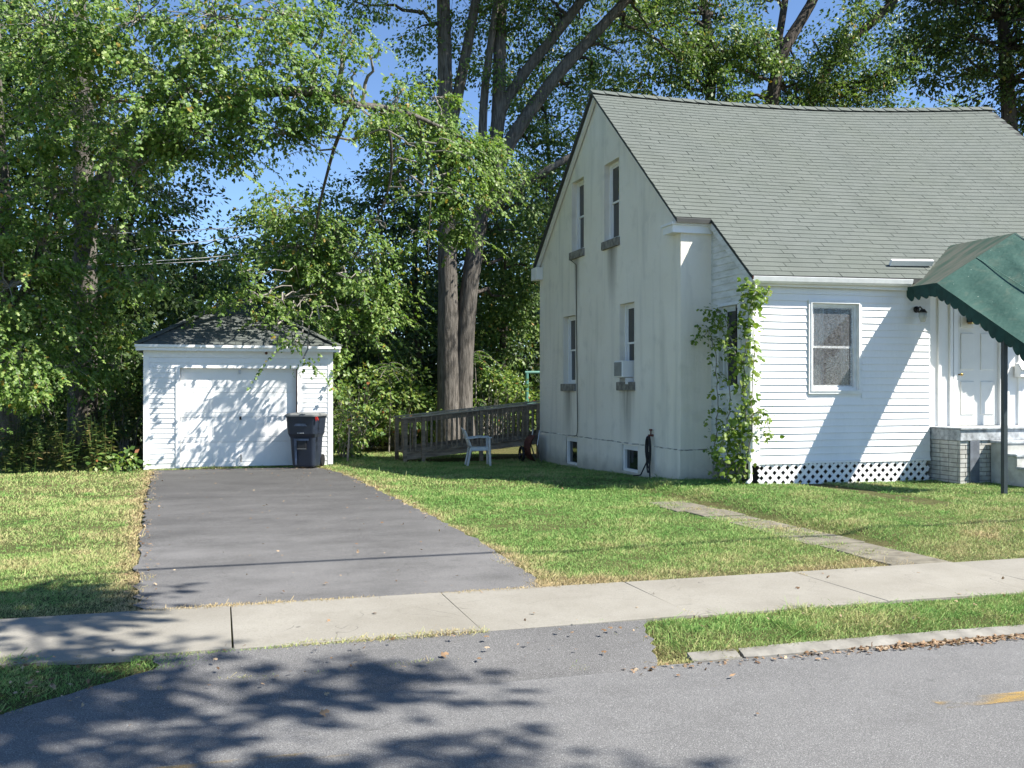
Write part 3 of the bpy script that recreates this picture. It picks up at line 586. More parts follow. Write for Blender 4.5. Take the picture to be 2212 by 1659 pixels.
# ------------------------------------------------------------------ brick stoop and canopy
st = empty('brick_stoop', (12.8, 13.6, 0)); tag(st, 'white painted brick stoop and steps below entrance door', 'steps')
SX0, SX1, SYF, SYB = 11.66, 14.3, 13.52, 14.33
m = MB(); m.box(SX0+.015, SX1, SYF+.015, SYB, -.1, .80); core = m.build('brickwork', M['mortar'], st)
bm_ = {}
def brick(x0, x1, y0, y1, z0, z1):
    key = (round(x1-x0, 3), round(y1-y0, 3), round(z1-z0, 3))
    if key not in bm_:
        o = MB().box(0, key[0], 0, key[1], 0, key[2]).build('brick', M['brick'], core); bm_[key] = o.data
    else: o = bpy.data.objects.new('brick', bm_[key]); COL.objects.link(o); o.parent = core
    o.location = (x0, y0, z0)
zc = .0; row = 0
while zc < .78:
    x = SX0 - (.10 if row % 2 else 0)
    while x < SX1:
        a, b = max(x, SX0), min(x + .198, SX1)
        if b - a > .04: brick(a, b, SYF - random.uniform(0, .004), SYF + .05, zc, zc + .062)
        x += .21
    y = SYF + .06
    while y < SYB:
        b = min(y + .198, SYB)
        if b - y > .04: brick(SX0 - random.uniform(0, .004), SX0 + .05, y if row % 2 == 0 or y > SYF + .07 else y, b, zc, zc + .062)
        y += .21
    zc += .073; row += 1
m = MB(); m.box(SX0+.17, SX0+.36, SYF-.03, SYF-.006, -.05, .80); m.build('dark_strip', M['slate'], st, bevel=.006)  # dark blue-grey upright strip on the brick front near its left corner
m = MB(); m.box(SX0-.02, SX1, SYF-.03, SYB, .80, .985); m.build('deck_skirt', M['peel'], st, bevel=.006); m = MB(); m.box(SX0-.04, SX1, SYF-.06, SYB, .988, 1.01); m.build('deck_top', M['peel'], st)
for i in range(4):
    yb = SYF - .035 - i * .28; zt = .80 - i * .195
    m = MB(); m.box(12.24, SX1, yb-.28, yb, -.1, zt-.045); m.build('riser_block', M['brick'], st); m = MB(); m.box(12.21, SX1, yb-.30, yb-.002, zt-.043, zt); m.build('tread', M['peel'], st, bevel=.01)
cn = empty('canopy', (12.3, 13, 0)); tag(cn, 'faded green canvas entrance canopy with scalloped valance', 'canopy')
EL, ER, ZE_, XT, ZT = 11.10, 14.20, 3.35, 12.65, 4.23; YC = 13.40
def sheet(P00, P10, P11, P01, nu, nv, th, name, mat, wr=0):
    V = []; P00, P10, P11, P01 = map(Vector, (P00, P10, P11, P01)); nrm = (P10 - P00).cross(P01 - P00).normalized()
    for i in range(nu + 1):
        for j in range(nv + 1):
            u, v = i / nu, j / nv; p = P00.lerp(P10, u).lerp(P01.lerp(P11, u), v)
            if wr: p += nrm * (wr * (math.sin(v * 17 + u * 4.5 + 1.2 * math.sin(u * 3)) + .6 * math.sin(v * 41 + u * 9 + 2 * math.sin(u * 5)) * v) * u * (1-u) * 2.2 - .10 * u * (1-u) * v * (1-v) * 4)
            V.append(p)
    b = len(V); V += [p - nrm * th for p in V]; w_ = nv + 1; Fs = []
    for i in range(nu):
        for j in range(nv): a = i*w_+j; Fs += [(a, a+w_, a+w_+1, a+1), (a+b, a+1+b, a+w_+1+b, a+w_+b)]
    return MB().add(V, Fs).build(name, M[mat], cn, smooth=True)
sheet((EL, 14.12, ZE_), (EL, YC, ZE_), (XT, YC, ZT), (XT, 15.05, ZT), 6, 6, .012, 'left_slope', 'canvasd')
sheet((ER, YC, ZE_), (ER, 14.12, ZE_), (XT, 15.05, ZT), (XT, YC, ZT), 6, 6, .012, 'right_slope', 'canvasd')
YQ = 11.35; dz = .585 * (YC - YQ)
sheet((EL, YC, ZE_), (EL, YQ, ZE_-dz), (XT, YQ, ZT-dz), (XT, YC, ZT), 44, 60, .012, 'front_flap', 'canvas', .018)
for q_ in (.5,):      # seams of the canvas
    x_ = lerp(EL, XT, q_); z_ = lerp(ZE_, ZT, q_); m = MB(); m.bar((x_, YC, z_+.004), (x_, YQ, z_-dz+.004), .016, .004); m.build('seam', M['canvas'], cn)
m = MB(); m.quad((EL, 14.12, ZE_), (XT, 15.05, ZT), (XT, 15.0, ZT-.5), (EL, 14.1, ZE_-.05)); m.build('back_closure', M['valance'], cn)
def valance(p, q, name='valance', drop=.165, n=8):
    p, q = Vector(p), Vector(q); L = (q - p).length; k = max(2, int(L / .17)); V = []; Fs = []; t = 10 * k
    side = Vector((0,0,1)).cross(q - p).normalized() * .006
    for i in range(t + 1):
        u = i / t; s = abs(math.sin(u * k * math.pi)) ** .55; a = p.lerp(q, u); ww = .012 * math.sin(u * k * 2.1); o_ = side * (ww / .006)
        V += [a - side, a - side + o_ - Vector((0,0,drop + .02 * math.sin(u * 23 + k) + .065 * s)), a + side, a + side + o_ - Vector((0,0,drop + .02 * math.sin(u * 23 + k) + .065 * s))]
    for i in range(t): a = 4*i; Fs += [(a, a+1, a+5, a+4), (a+2, a+6, a+7, a+3), (a+1, a+3, a+7, a+5)]
    MB().add(V, Fs).build(name, M['valance'], cn)
valance((EL, 14.12, ZE_+.005), (EL, YC, ZE_+.005)); valance((EL, YC, ZE_+.005), (EL, YQ, ZE_-dz+.005)); valance((ER, YC, ZE_), (ER, 14.12, ZE_)); valance((EL, YQ, ZE_-dz), (XT, YQ, ZT-dz))
valance((XT, YC, ZT-.01), (ER, YC, ZE_-.01), drop=.06)
m = MB(); m.tube([(EL+.03, 14.1, ZE_-.02), (EL+.03, YC, ZE_-.02), (EL+.03, YQ, ZE_-dz-.02)], .016, 8); m.tube([(EL+.02, YC, ZE_-.02), (XT, YC, ZT-.02), (ER-.02, YC, ZE_-.02), (ER-.02, 14.1, ZE_-.02)], .016, 8); m.tube([(XT-.02, YC, ZT-.03), (XT-.02, YQ, ZT-dz-.03), (EL+.03, YQ, ZE_-dz-.02)], .016, 8); m.build('frame', M['post'], cn)
m = MB(); m.box(EL+.0, EL+.065, 11.97, 12.035, 0, ZE_ - .585*(YC-12.0) - .03); m.build('post', M['post'], cn)
m = MB(); m.box(ER-.06, ER, YC, YC+.06, .8, ZE_-.03); m.build('post', M['post'], cn); m = MB(); m.box(XT-.06, XT, YQ, YQ+.06, 0, ZT-dz-.03); m.build('post', M['post'], cn)

# ------------------------------------------------------------------ garage
gr = empty('garage', (.5, 24.5, 0)); tag(gr, 'small white clapboard garage with dark hipped shingle roof at end of driveway', 'garage')
GX0, GX1, GY0, GY1, GH = -1.41, 2.37, 21.56, 27.6, 2.50; DX0, DX1, DZ = -.73, 1.65, 2.10
m = MB(); wall(m, (GX0, GY0, 0), (1,0,0), (0,-1,0), [0, GX1-GX0], lambda u: GH, -.2, [(DX0-GX0, DX1-GX0, -.19, DZ)], .16)
wall(m, (GX0, GY1, 0), (0,-1,0), (-1,0,0), [0, GY1-GY0], lambda u: GH, -.2, [], .1); wall(m, (GX1, GY0, 0), (0,1,0), (1,0,0), [0, GY1-GY0], lambda u: GH, -.2, [], .1); wall(m, (GX0, GY1, 0), (1,0,0), (0,1,0), [0, GX1-GX0], lambda u: GH, -.2, [], .1)
gw = m.build('wall', M['siding'], gr)
siding(gw, (GX0, GY0, 0), (1,0,0), (0,-1,0), .09, GX1-GX0-.09, .02, GH-.20, .103, [(DX0-.075-GX0, DX1+.075-GX0, -1, DZ+.01)], .016)
siding(gw, (GX0, GY1, 0), (0,-1,0), (-1,0,0), 0, GY1-GY0-.06, .02, GH-.05, .206, (), .018); siding(gw, (GX1, GY0, 0), (0,1,0), (1,0,0), .06, GY1-GY0, .02, GH-.05, .206, (), .018)
m = MB(); m.box(GX0-.02, GX0+.09, GY0-.022, GY0-.001, -.02, GH); m.box(GX0-.02, GX0-.001, GY0-.001, GY0+.07, -.02, GH); m.build('corner_board', M['trim'], gr)
m = MB(); m.box(GX1-.09, GX1+.02, GY0-.022, GY0-.001, .04, GH); m.box(GX1+.001, GX1+.02, GY0-.001, GY0+.07, .04, GH); m.build('corner_board', M['trim'], gr)
m = MB(); m.box(GX0+.09, GX1-.09, GY0-.022, GY0-.001, GH-.20, GH-.02); m.build('frieze_board', M['trim'], gr)
m = MB(); m.box(DX0-.075, DX0+.01, GY0-.03, GY0+.15, .0, DZ+.0); m.build('door_jamb', M['trim'], gr); m = MB(); m.box(DX1-.01, DX1+.075, GY0-.03, GY0+.15, .04, DZ); m.build('door_jamb', M['trim'], gr)
m = MB(); m.box(DX1-.016, DX1-.011, GY0-.028, GY0+.13, .05, DZ-.02); m.build('weather_strip', M['rust'], gr)
m = MB(); m.box(DX0+.012, DX1-.02, GY0+.135, GY0+.155, .02, DZ-.005); gd = m.build('door', M['trim'], gr)
for i in range(4):
    z0 = .025 + i * .517; m = MB(); m.box(DX0+.016, DX1-.024, GY0+.118, GY0+.134, z0, z0+.509); sec = m.build('door_section', M['trim'], gd, bevel=.004)
for i in range(4):
    z0 = .025 + i * .517
    for k in range(4):
        xa = DX0 + .07 + k * .575; m = MB(); m.box(xa, xa+.49, GY0+.1125, GY0+.1185, z0+.10, z0+.41); m.build('door_panel', M['trim'], gd, bevel=.004)
m = MB(); m.tube([(.49, GY0+.106, .12), (.49, GY0+.06, .13), (.49, GY0+.06, .26), (.49, GY0+.106, .27)], .010, 6); m.build('handle', M['black'], gd); m = MB(); m.box(.46, .50, GY0+.09, GY0+.115, 1.0, 1.07); m.build('lock', M['black'], gd); m = MB(); m.box(.44, .48, GY0+.07, GY0+.12, 1.96, 2.05); m.build('bracket', M['steel'], gd)
OV = .15; ex0, ex1, ey0, ey1 = GX0-OV, GX1+OV, GY0-OV, GY1+OV; ez = 2.555; ap = .48; rise = 1.16; hw = (ex1-ex0)/2; ay0, ay1 = ey0+hw, ey1-hw; zt = ez+rise
m = MB(); m.add([(ex0,ey0,ez),(ex1,ey0,ez),(ex1,ey1,ez),(ex0,ey1,ez),(ap,ay0,zt),(ap,ay1,zt)], [(0,1,4),(1,2,5,4),(2,3,5),(3,0,4,5),(3,2,1,0)]); rf = m.build('roof', M['deck'], gr)
frames = []; SLx = math.hypot(hw, rise); nc = int(SLx / .14)
def hipside(A, along, inward, length):
    for c in range(nc):
        s = 1 - (c / nc); off = hw * s; zc_ = ez + rise * s; a0 = off; a1 = length - off
        x = a0 + (.15 if c % 2 else .0)
        while x < a1:
            if x + .1 > a0 and x < a1:
                P = Vector(A) + Vector(along) * x + Vector(inward) * off + Vector((0,0,rise*s+.004)); dn = -Vector(inward) * hw - Vector((0,0,rise)); frames.append(frame(P, Vector(along) + Vector((0,0,random.uniform(-.004,.004))), dn, 1, 1.0 + random.uniform(-.01, .03)))
            x += .302
hipside((ex0, ey0, ez), (1,0,0), (0,1,0), ex1-ex0); nfront = len(frames); hipside((ex0, ey1, ez), (0,-1,0), (1,0,0), ey1-ey0); hipside((ex1, ey0, ez), (0,1,0), (-1,0,0), ey1-ey0)
lay_shingles(rf, frames, tabmesh('garage_tab', .296, .147, .012), M['shingled'], 120, lambda Mx: (Mx.translation - cam.location).length)
m = MB()
for (sx_, sgn) in ((ex0, 1), (ex1, -1)):
    a = Vector((sx_, ey0, ez)); b = Vector((ap, ay0, zt)); n = 12
    for k in range(n): m.bar(a.lerp(b, k/n) + Vector((0,0,.022)), a.lerp(b, (k+1.1)/n) + Vector((0,0,.014)), .22, .012)
m.build('hip_cap', M['shingled'], rf)
m = MB(); m.box(ex0, ex1, ey0-.012, ey0+.012, ez-.125, ez-.004); m.box(ex0-.012, ex0+.012, ey0+.013, ey1, ez-.125, ez-.004); m.box(ex1-.012, ex1+.012, ey0+.013, ey1, ez-.125, ez-.004); m.build('fascia', M['trim'], gr)
m = MB(); m.box(ex0-.025, ex1+.025, ey0-.05, ey0-.013, ez-.055, ez-.002); m.build('crown_moulding', M['trim'], gr); m = MB(); m.box(ex0+.012, ex1-.012, ey0+.012, GY0-.002, ez-.085, ez-.07); m.build('soffit', M['trim'], gr)
m = MB(); m.tube([(1.0, GY0-.03, GH-.10), (1.0, GY0-.06, GH-.10)], .03, 8); thing1(m.build('floodlight_base', M['rust']), 'tiny rusty lamp base on the frieze above garage door', 'lamp base')

# ------------------------------------------------------------------ wheeled bin
bn = empty('wheeled_bin', (1.80, 21.05, .03)); tag(bn, 'dark navy wheeled rubbish bin with grey lid beside garage door', 'bin')
def T(c, ang): Mx = Matrix.Translation(Vector(c)) @ Matrix.Rotation(ang, 4, 'Z'); return Mx
def tr(mb, Mx): mb.v = [tuple(Mx @ Vector(p)) for p in mb.v]; return mb
BT = T((1.80, 21.05, .03), R(-24))
def ringpoly(hx, hy, z, r=.06, n=4, yo=0):
    P = []
    for (cx_, cy_, a0) in ((hx-r, hy-r, 0), (-hx+r, hy-r, 90), (-hx+r, -hy+r, 180), (hx-r, -hy+r, 270)):
        for k in range(n + 1): a = R(a0 + 90 * k / n); P.append((cx_ + r * math.cos(a), cy_ + r * math.sin(a) + yo, z))
    return P
def loft(mb, rings):
    n = len(rings[0]); V = [p for r in rings for p in r]; Fs = [(i*n+k, i*n+(k+1) % n, (i+1)*n+(k+1) % n, (i+1)*n+k) for i in range(len(rings)-1) for k in range(n)]
    Fs += [tuple(range(n))[::-1], tuple(range((len(rings)-1)*n, len(rings)*n))]; return mb.add(V, Fs)
m = loft(MB(), [ringpoly(.225, .24, .02), ringpoly(.235, .25, .05), ringpoly(.262, .30, .62, yo=-.02), ringpoly(.29, .345, .70, yo=-.03), ringpoly(.315, .375, 1.03, yo=-.03), ringpoly(.33, .39, 1.035, yo=-.03), ringpoly(.33, .39, 1.055, yo=-.03)])
tr(m, BT).build('body', M['bin'], bn)
m = loft(MB(), [ringpoly(.345, .415, 1.058, .08, yo=-.03), ringpoly(.345, .415, 1.085, .08, yo=-.03), ringpoly(.31, .37, 1.115, .1, yo=-.03), ringpoly(.2, .26, 1.13, .1, yo=-.03)]); tr(m, BT).build('lid', M['binlid'], bn)
m = MB(); m.tube([(-.2, .40, 1.0), (-.2, .46, 1.02), (.2, .46, 1.02), (.2, .40, 1.0)], .016, 8); tr(m, BT).build('handle', M['bin'], bn)
for s in (-1, 1): m = MB(); m.tube([(s*.20, .27, .125), (s*.26, .27, .125)], .125, 18); tr(m, BT).build('wheel', M['black'], bn)
m = MB(); m.tube([(-.22, .27, .125), (.22, .27, .125)], .012, 6); tr(m, BT).build('axle', M['steel'], bn)
m = loft(MB(), [[(-.14, -.40, .86), (.14, -.40, .86), (.10, -.412, .91), (-.10, -.412, .91)], [(-.14, -.385, .86), (.14, -.385, .86), (.10, -.385, .91), (-.10, -.385, .91)]]); tr(m, BT).build('front_emblem', M['binscuff'], bn)
m = MB(); m.box(-.09, .10, -.335, -.31, .40, .56); tr(m, BT).build('recess_plate', M['black'], bn, bevel=.01); m = MB(); m.box(-.09, .10, -.343, -.331, .385, .40); tr(m, BT).build('catch_bar', M['binlid'], bn)
for k in range(5): m = MB(); m.box(-.075+k*.03, -.055+k*.03, -.377, -.365, .712, .74); tr(m, BT).build('lettering', M['trim'], bn)
m = MB(); m.add([(-.16, -.334, .56), (-.105, -.336, .56), (-.105, -.300, .06), (-.15, -.298, .06)], [(0,1,2,3)]); m.prism([(-.16, -.345, .60), (.16, -.345, .60), (.15, -.340, .56), (-.16, -.340, .56)], (0, .012, 0)); tr(m, BT).build('scuff_panel', M['binscuff'], bn)
m = MB(); m.prism([(.30, -.40, 1.06), (.36, -.40, 1.05), (.38, -.40, .98), (.345, -.40, 1.0), (.33, -.40, .96)], (0, .02, 0)); tr(m, BT).build('red_tag', M['red'], bn)

# ------------------------------------------------------------------ ramp
rp = empty('wheelchair_ramp', (6, 24.1, -.1)); tag(rp, 'weathered wooden ramp with railings rising behind the house', 'ramp')
RX0, RX1 = 4.30, 9.2
def rtop(x): return .955 + (x - 4.30) * .098
for Y_, mt in ((23.62, 'wood'), (24.75, 'wood')):
    for x in (4.33, 4.78, 6.22, 7.7, 9.1): m = MB(); m.box(x-.045, x+.045, Y_-.045, Y_+.045, -.25, rtop(x)-.02); m.build('post', M[mt], rp)
    m = MB(); m.bar((RX0-.05, Y_, rtop(RX0-.05)), (RX1, Y_, rtop(RX1)), .16, .036); m.build('handrail', M['woodcap'], rp)
    m = MB(); m.bar((RX0, Y_+.02, rtop(RX0)-.09), (RX1, Y_+.02, rtop(RX1)-.09), .036, .10); m.build('top_rail', M[mt], rp); m = MB(); m.bar((RX0, Y_+.02, rtop(RX0)-.80), (RX1, Y_+.02, rtop(RX1)-.80), .036, .09); m.build('bottom_rail', M[mt], rp)
    x = 4.46
    while x < RX1-.1:
        if all(abs(x - p) > .07 for p in (4.33, 4.78, 6.22, 7.7, 9.1)): m = MB(); m.box(x-.018, x+.018, Y_-.034, Y_+.001, rtop(x)-.86, rtop(x)-.035); m.build('baluster', M[mt], rp)
        x += .128
x = RX0 + .03
while x < RX1: m = MB(); m.obox((x+.068, 24.18, rtop(x)-.845), (.066, 0, .0065), (0, .60, 0), (-.002, 0, .015)); m.build('deck_board', M['wood'], rp); x += .142
m = MB(); m.bar((RX0, 23.64, rtop(RX0)-.94), (RX1, 23.64, rtop(RX1)-.94), .04, .15); m.build('stringer', M['wood'], rp)
# ------------------------------------------------------------------ plastic chair
ch = empty('plastic_chair', (5.75, 22.2, -.1)); tag(ch, 'white plastic garden armchair on shaded grass in front of ramp', 'chair')
CT = T((5.78, 22.15, -.105), R(-98))     # faces right in the picture
def cpart(mb, name, smooth=False, bev=.008): return tr(mb, CT).build(name, M['chair'], ch, smooth, bev)
# local: x side to side, y front (+)
m = MB(); m.box(-.235, .235, -.21, .24, .395, .425); m.box(-.25, .25, .215, .245, .34, .42); m.box(-.25, -.225, -.2, .21, .345, .40); m.box(.225, .25, -.2, .21, .345, .40); cpart(m, 'seat')
m = MB(); V = []; nb = 8
for i in range(nb + 1):
    for k in range(9):
        u = k / 8 * 2 - 1; v = i / nb; V.append((u * (.235 - .05 * v * v), -.225 - .17 * v + .05 * (u * u) - .0, .42 + .45 * v - (.06 * u * u if i == nb else 0)))
b = len(V); V += [(x_, y_ - .022, z_) for x_, y_, z_ in V]; Fs = []
for i in range(nb):
    for k in range(8): a = i*9+k; Fs += [(a, a+1, a+10, a+9), (a+b, a+9+b, a+10+b, a+1+b)]
rim = list(range(9)) + [9*i+8 for i in range(1, nb+1)] + [9*nb+k for k in range(7, -1, -1)] + [9*i for i in range(nb-1, 0, -1)]
for a, c in zip(rim, rim[1:] + rim[:1]): Fs.append((c, a, a+b, c+b))
m.add(V, Fs); cpart(m, 'backrest', True, 0)
for sx_ in (-1, 1):
    m = MB(); m.bar((sx_*.255, .235, 0), (sx_*.245, .215, .64), .05, .045); cpart(m, 'leg'); m = MB(); m.bar((sx_*.25, -.29, 0), (sx_*.235, -.205, .42), .05, .045); cpart(m, 'leg')
    m = MB(); m.bar((sx_*.25, .27, .645), (sx_*.25, -.02, .655), .055, .03); m.bar((sx_*.25, -.02, .655), (sx_*.225, -.33, .62), .055, .03); cpart(m, 'armrest')
# ------------------------------------------------------------------ barrow, clothes frame
wb = empty('wheelbarrow', (7.35, 22.95, -.1)); tag(wb, 'rusty red wheelbarrow tipped up against back corner of house', 'wheelbarrow')
V = []; Fs = []
for i in range(9):
    for k in range(7):
        a = (i / 8 - .5) * 2.4; u = k / 6 - .5; V.append((7.42 - .22 * math.cos(a) + .04 * u, 23.0 + u * .62, .22 + .33 * math.sin(a)))
b = len(V); V += [(x_ + .02, y_, z_) for x_, y_, z_ in V]
for i in range(8):
    for k in range(6): a = i*7+k; Fs += [(a, a+1, a+8, a+7), (a+b, a+7+b, a+8+b, a+1+b)]
m = MB(); m.add(V, Fs); m.build('tray', M['barrow'], wb, True)
m = MB(); m.tube([(7.5, 22.75, -.1), (7.38, 22.72, .30), (7.44, 22.74, .66)], .016, 6); m.build('handle', M['steel'], wb); m = MB(); m.tube([(7.5, 23.22, -.1), (7.38, 23.25, .30), (7.44, 23.24, .66)], .016, 6); m.build('handle', M['steel'], wb)
m = MB(); m.tube([(7.10 + .0, 23.1 + .17*math.cos(a_), .06 + .17*math.sin(a_)) for a_ in np.linspace(0, 2*math.pi, 20)], .035, 8, False); wl = m.build('wheel', M['black'], wb, True); m = MB(); m.tube([(7.05, 23.1, .06), (7.15, 23.1, .06)], .03, 8); m.build('hub', M['steel'], wl)
cf = empty('clothes_frame', (9.1, 29, 0)); tag(cf, 'green metal pipe clothesline frame behind the ramp', 'pipe frame')
P = at(1138, 806, 29); m = MB(); m.tube([(P.x, 29, -.2), (P.x, 29, P.z)], .055, 10); m.build('post', M['green'], cf); m = MB(); m.tube([(P.x-.06, 29, P.z+.02), (P.x+2.6, 29.1, P.z+.06)], .045, 10); m.build('crossbar', M['green'], cf); m = MB(); m.tube([(P.x, 29, 1.2), (P.x+2.4, 29.1, 1.25)], .02, 8); m.build('lower_bar', M['green'], cf); m = MB(); m.tube([(P.x+2.4, 29.1, -.2), (P.x+2.4, 29.1, P.z+.06)], .055, 10); m.build('post', M['green'], cf)
# overhead lines
m = MB(); m.tube([(x_, 5.85, 7.0 + .0009 * (x_ - 2) ** 2) for x_ in np.linspace(-45, 45, 31)], .036, 6); m.tube([(x_, 5.95, 6.85 + .0009 * (x_ - 2) ** 2) for x_ in np.linspace(-45, 45, 31)], .012, 6); thing1(m.build('overhead_cable', M['black']), 'overhead street cable whose thin shadow crosses the driveway', 'cable')
for i, (ya, yb, lb) in enumerate(((496, 489, 'topmost pale utility wire in the gap behind the garage'), (530, 507, 'second pale utility wire from top behind the garage'), (560, 547, 'third pale utility wire from top behind the garage'), (566, 556, 'lowest pale utility wire behind the garage'))):
    a, b = at(330, ya + 4, 28.2 + i * .1), at(545, yb, 28.6 + i * .1); a2 = a + (a - b) * 1.2; b2 = b + (b - a) * .8; m = MB(); m.tube([a2, a, a.lerp(b, .5) - Vector((0,0,.02)), b, b2], .011, 5); thing1(m.build('utility_wire', M['wire']), lb, 'wire', 'utility wires behind the garage')

# ------------------------------------------------------------------ leaves
LEAF3 = (np.array([(0,0,0),(.50,.40,-.08),(.17,.46,.02),(.26,.80,-.04),(0,1.0,-.10),(-.26,.80,-.04),(-.17,.46,.02),(-.50,.40,-.08)]),
         np.array([(0,1,2),(0,2,6),(2,3,4),(2,4,6),(6,4,5),(0,6,7)]))
LEAF1 = (np.array([(0,0,0),(.30,.45,-.05),(0,1.0,-.08),(-.30,.45,-.05)]), np.array([(0,1,3),(1,2,3)]))
LEAFL = (np.array([(0,0,0),(.16,.42,-.03),(0,1.0,-.10),(-.16,.42,-.03)]), np.array([(0,1,3),(1,2,3)]))
def unit(a): return a / np.maximum(np.linalg.norm(a, axis=-1, keepdims=True), 1e-9)
def leaves(P, D, Nn_, size, tpl):
    V0, F0 = tpl; y = unit(D); x = unit(np.cross(y, Nn_)); z = np.cross(x, y); s = size[:, None, None]
    V = (x[:, None, :] * V0[None, :, 0:1] + y[:, None, :] * V0[None, :, 1:2] + z[:, None, :] * V0[None, :, 2:3]) * s + P[:, None, :]
    n, k = len(P), len(V0); F_ = F0[None] + (np.arange(n) * k)[:, None, None]
    return V.reshape(-1, 3), F_.reshape(-1, 3)
class Foliage:
    def __init__(s, seed): s.P = []; s.D = []; s.N = []; s.S = []; s.r = np.random.default_rng(seed); s.clumps = []
    def blob(s, c, rad, nclump, nleaf, size, cr=.42, droop=.55, hollow=.55, flat=.58):
        r = s.r; c = np.array(c, float); rad = np.array(rad if hasattr(rad, '__len__') else (rad, rad, rad*.85), float)
        d = unit(r.normal(size=(nclump, 3))); rr = hollow + (1 - hollow) * r.random((nclump, 1)) ** .7; rr = np.where(r.random((nclump, 1)) < .25, r.random((nclump, 1)) ** .5, rr)
        cc = c + d * rr * rad * r.uniform(.8, 1.12, (nclump, 1)); s.clumps += [(tuple(c), tuple(p)) for p in cc]
        ks = np.maximum(4, (nleaf * r.uniform(.45, 1.6, nclump)).astype(int)); rep = np.repeat(np.arange(nclump), ks); n = len(rep)
        crr = cr * r.uniform(.6, 1.35, nclump); dd = unit(r.normal(size=(n, 3))); q = r.random((n, 1)) ** .45
        # clumps as drooping sprays: flattened and pulled outwards
        off = dd * q * crr[rep][:, None]; off[:, 2] *= flat; out = unit(d * rad)[rep]
        p = cc[rep] + off + out * (r.random((n, 1)) * .25 * cr); p[:, 2] -= .25 * crr[rep] * (np.hypot(off[:, 0], off[:, 1]) / np.maximum(crr[rep], .01)) ** 2
        D = unit(off) * .7 + out * .5 + r.normal(size=(n, 3)) * .45; D[:, 2] -= droop
        N_ = r.normal(size=(n, 3)) * .55 + np.array([.42, -.48, .75]) + out * .25
        s.P.append(p); s.D.append(D); s.N.append(N_); s.S.append(size * r.uniform(.5, 1.35, n)); return s
    def sprays(s, frac, size, mb, L0=.45, L1=.95):
        r = s.r
        for (c, p) in s.clumps:
            if r.random() > frac: continue
            c, p = np.array(c), np.array(p); out = p - c; out[2] *= .3; out = out / max(1e-6, np.linalg.norm(out)) + r.normal(size=3) * .45 + np.array([.15, -.3, 0]); out[2] = r.uniform(-.25, .25); out /= np.linalg.norm(out)
            L = r.uniform(L0, L1); n = int(L / .055); u = np.linspace(0, 1, n); sag = r.uniform(.35, .95)
            path = p + out * (L * u)[:, None]; path[:, 2] -= sag * L * u ** 1.8
            mb.tube([Vector(q) for q in path[::3]], [max(.0025, .007 * (1 - q)) for q in u[::3]], 4, False)
            side = np.cross(out, [0, 0, 1.0]); side /= max(1e-6, np.linalg.norm(side))
            for sg in (-1, 1):
                k = u > .12; q = path[k] + r.normal(size=(k.sum(), 3)) * .012; m_ = len(q)
                D = side * sg * r.uniform(.4, 1.0, (m_, 1)) + out * .6 + r.normal(size=(m_, 3)) * .22; D[:, 2] -= r.uniform(.35, .95, m_)
                N_ = np.array([.42, -.48, .8]) + r.normal(size=(m_, 3)) * .35
                s.P.append(q); s.D.append(D); s.N.append(N_); s.S.append(size * r.uniform(.55, 1.25, m_))
    def mesh(s, name, mat, parent, tpl):
        P = np.concatenate(s.P); D = np.concatenate(s.D); N_ = np.concatenate(s.N); S_ = np.concatenate(s.S)
        ok = P[:, 2] > .02; V, F_ = leaves(P[ok], D[ok], N_[ok], S_[ok], tpl); o = npmesh(name, V, F_, mat, parent); o['kind'] = 'stuff'; return o
def bez(a, b, n=7, sag=.0, jit=.08):
    a, b = Vector(a), Vector(b); L = (b - a).length; out = []
    for i in range(n + 1):
        t = i / n; p = a.lerp(b, t); p.z += (sag * 4 * t * (1 - t)) * L
        if 0 < i < n: p += Vector((random.uniform(-1,1), random.uniform(-1,1), random.uniform(-1,1))) * jit * L * .25
        out.append(p)
    return out
NLEAF = [0]
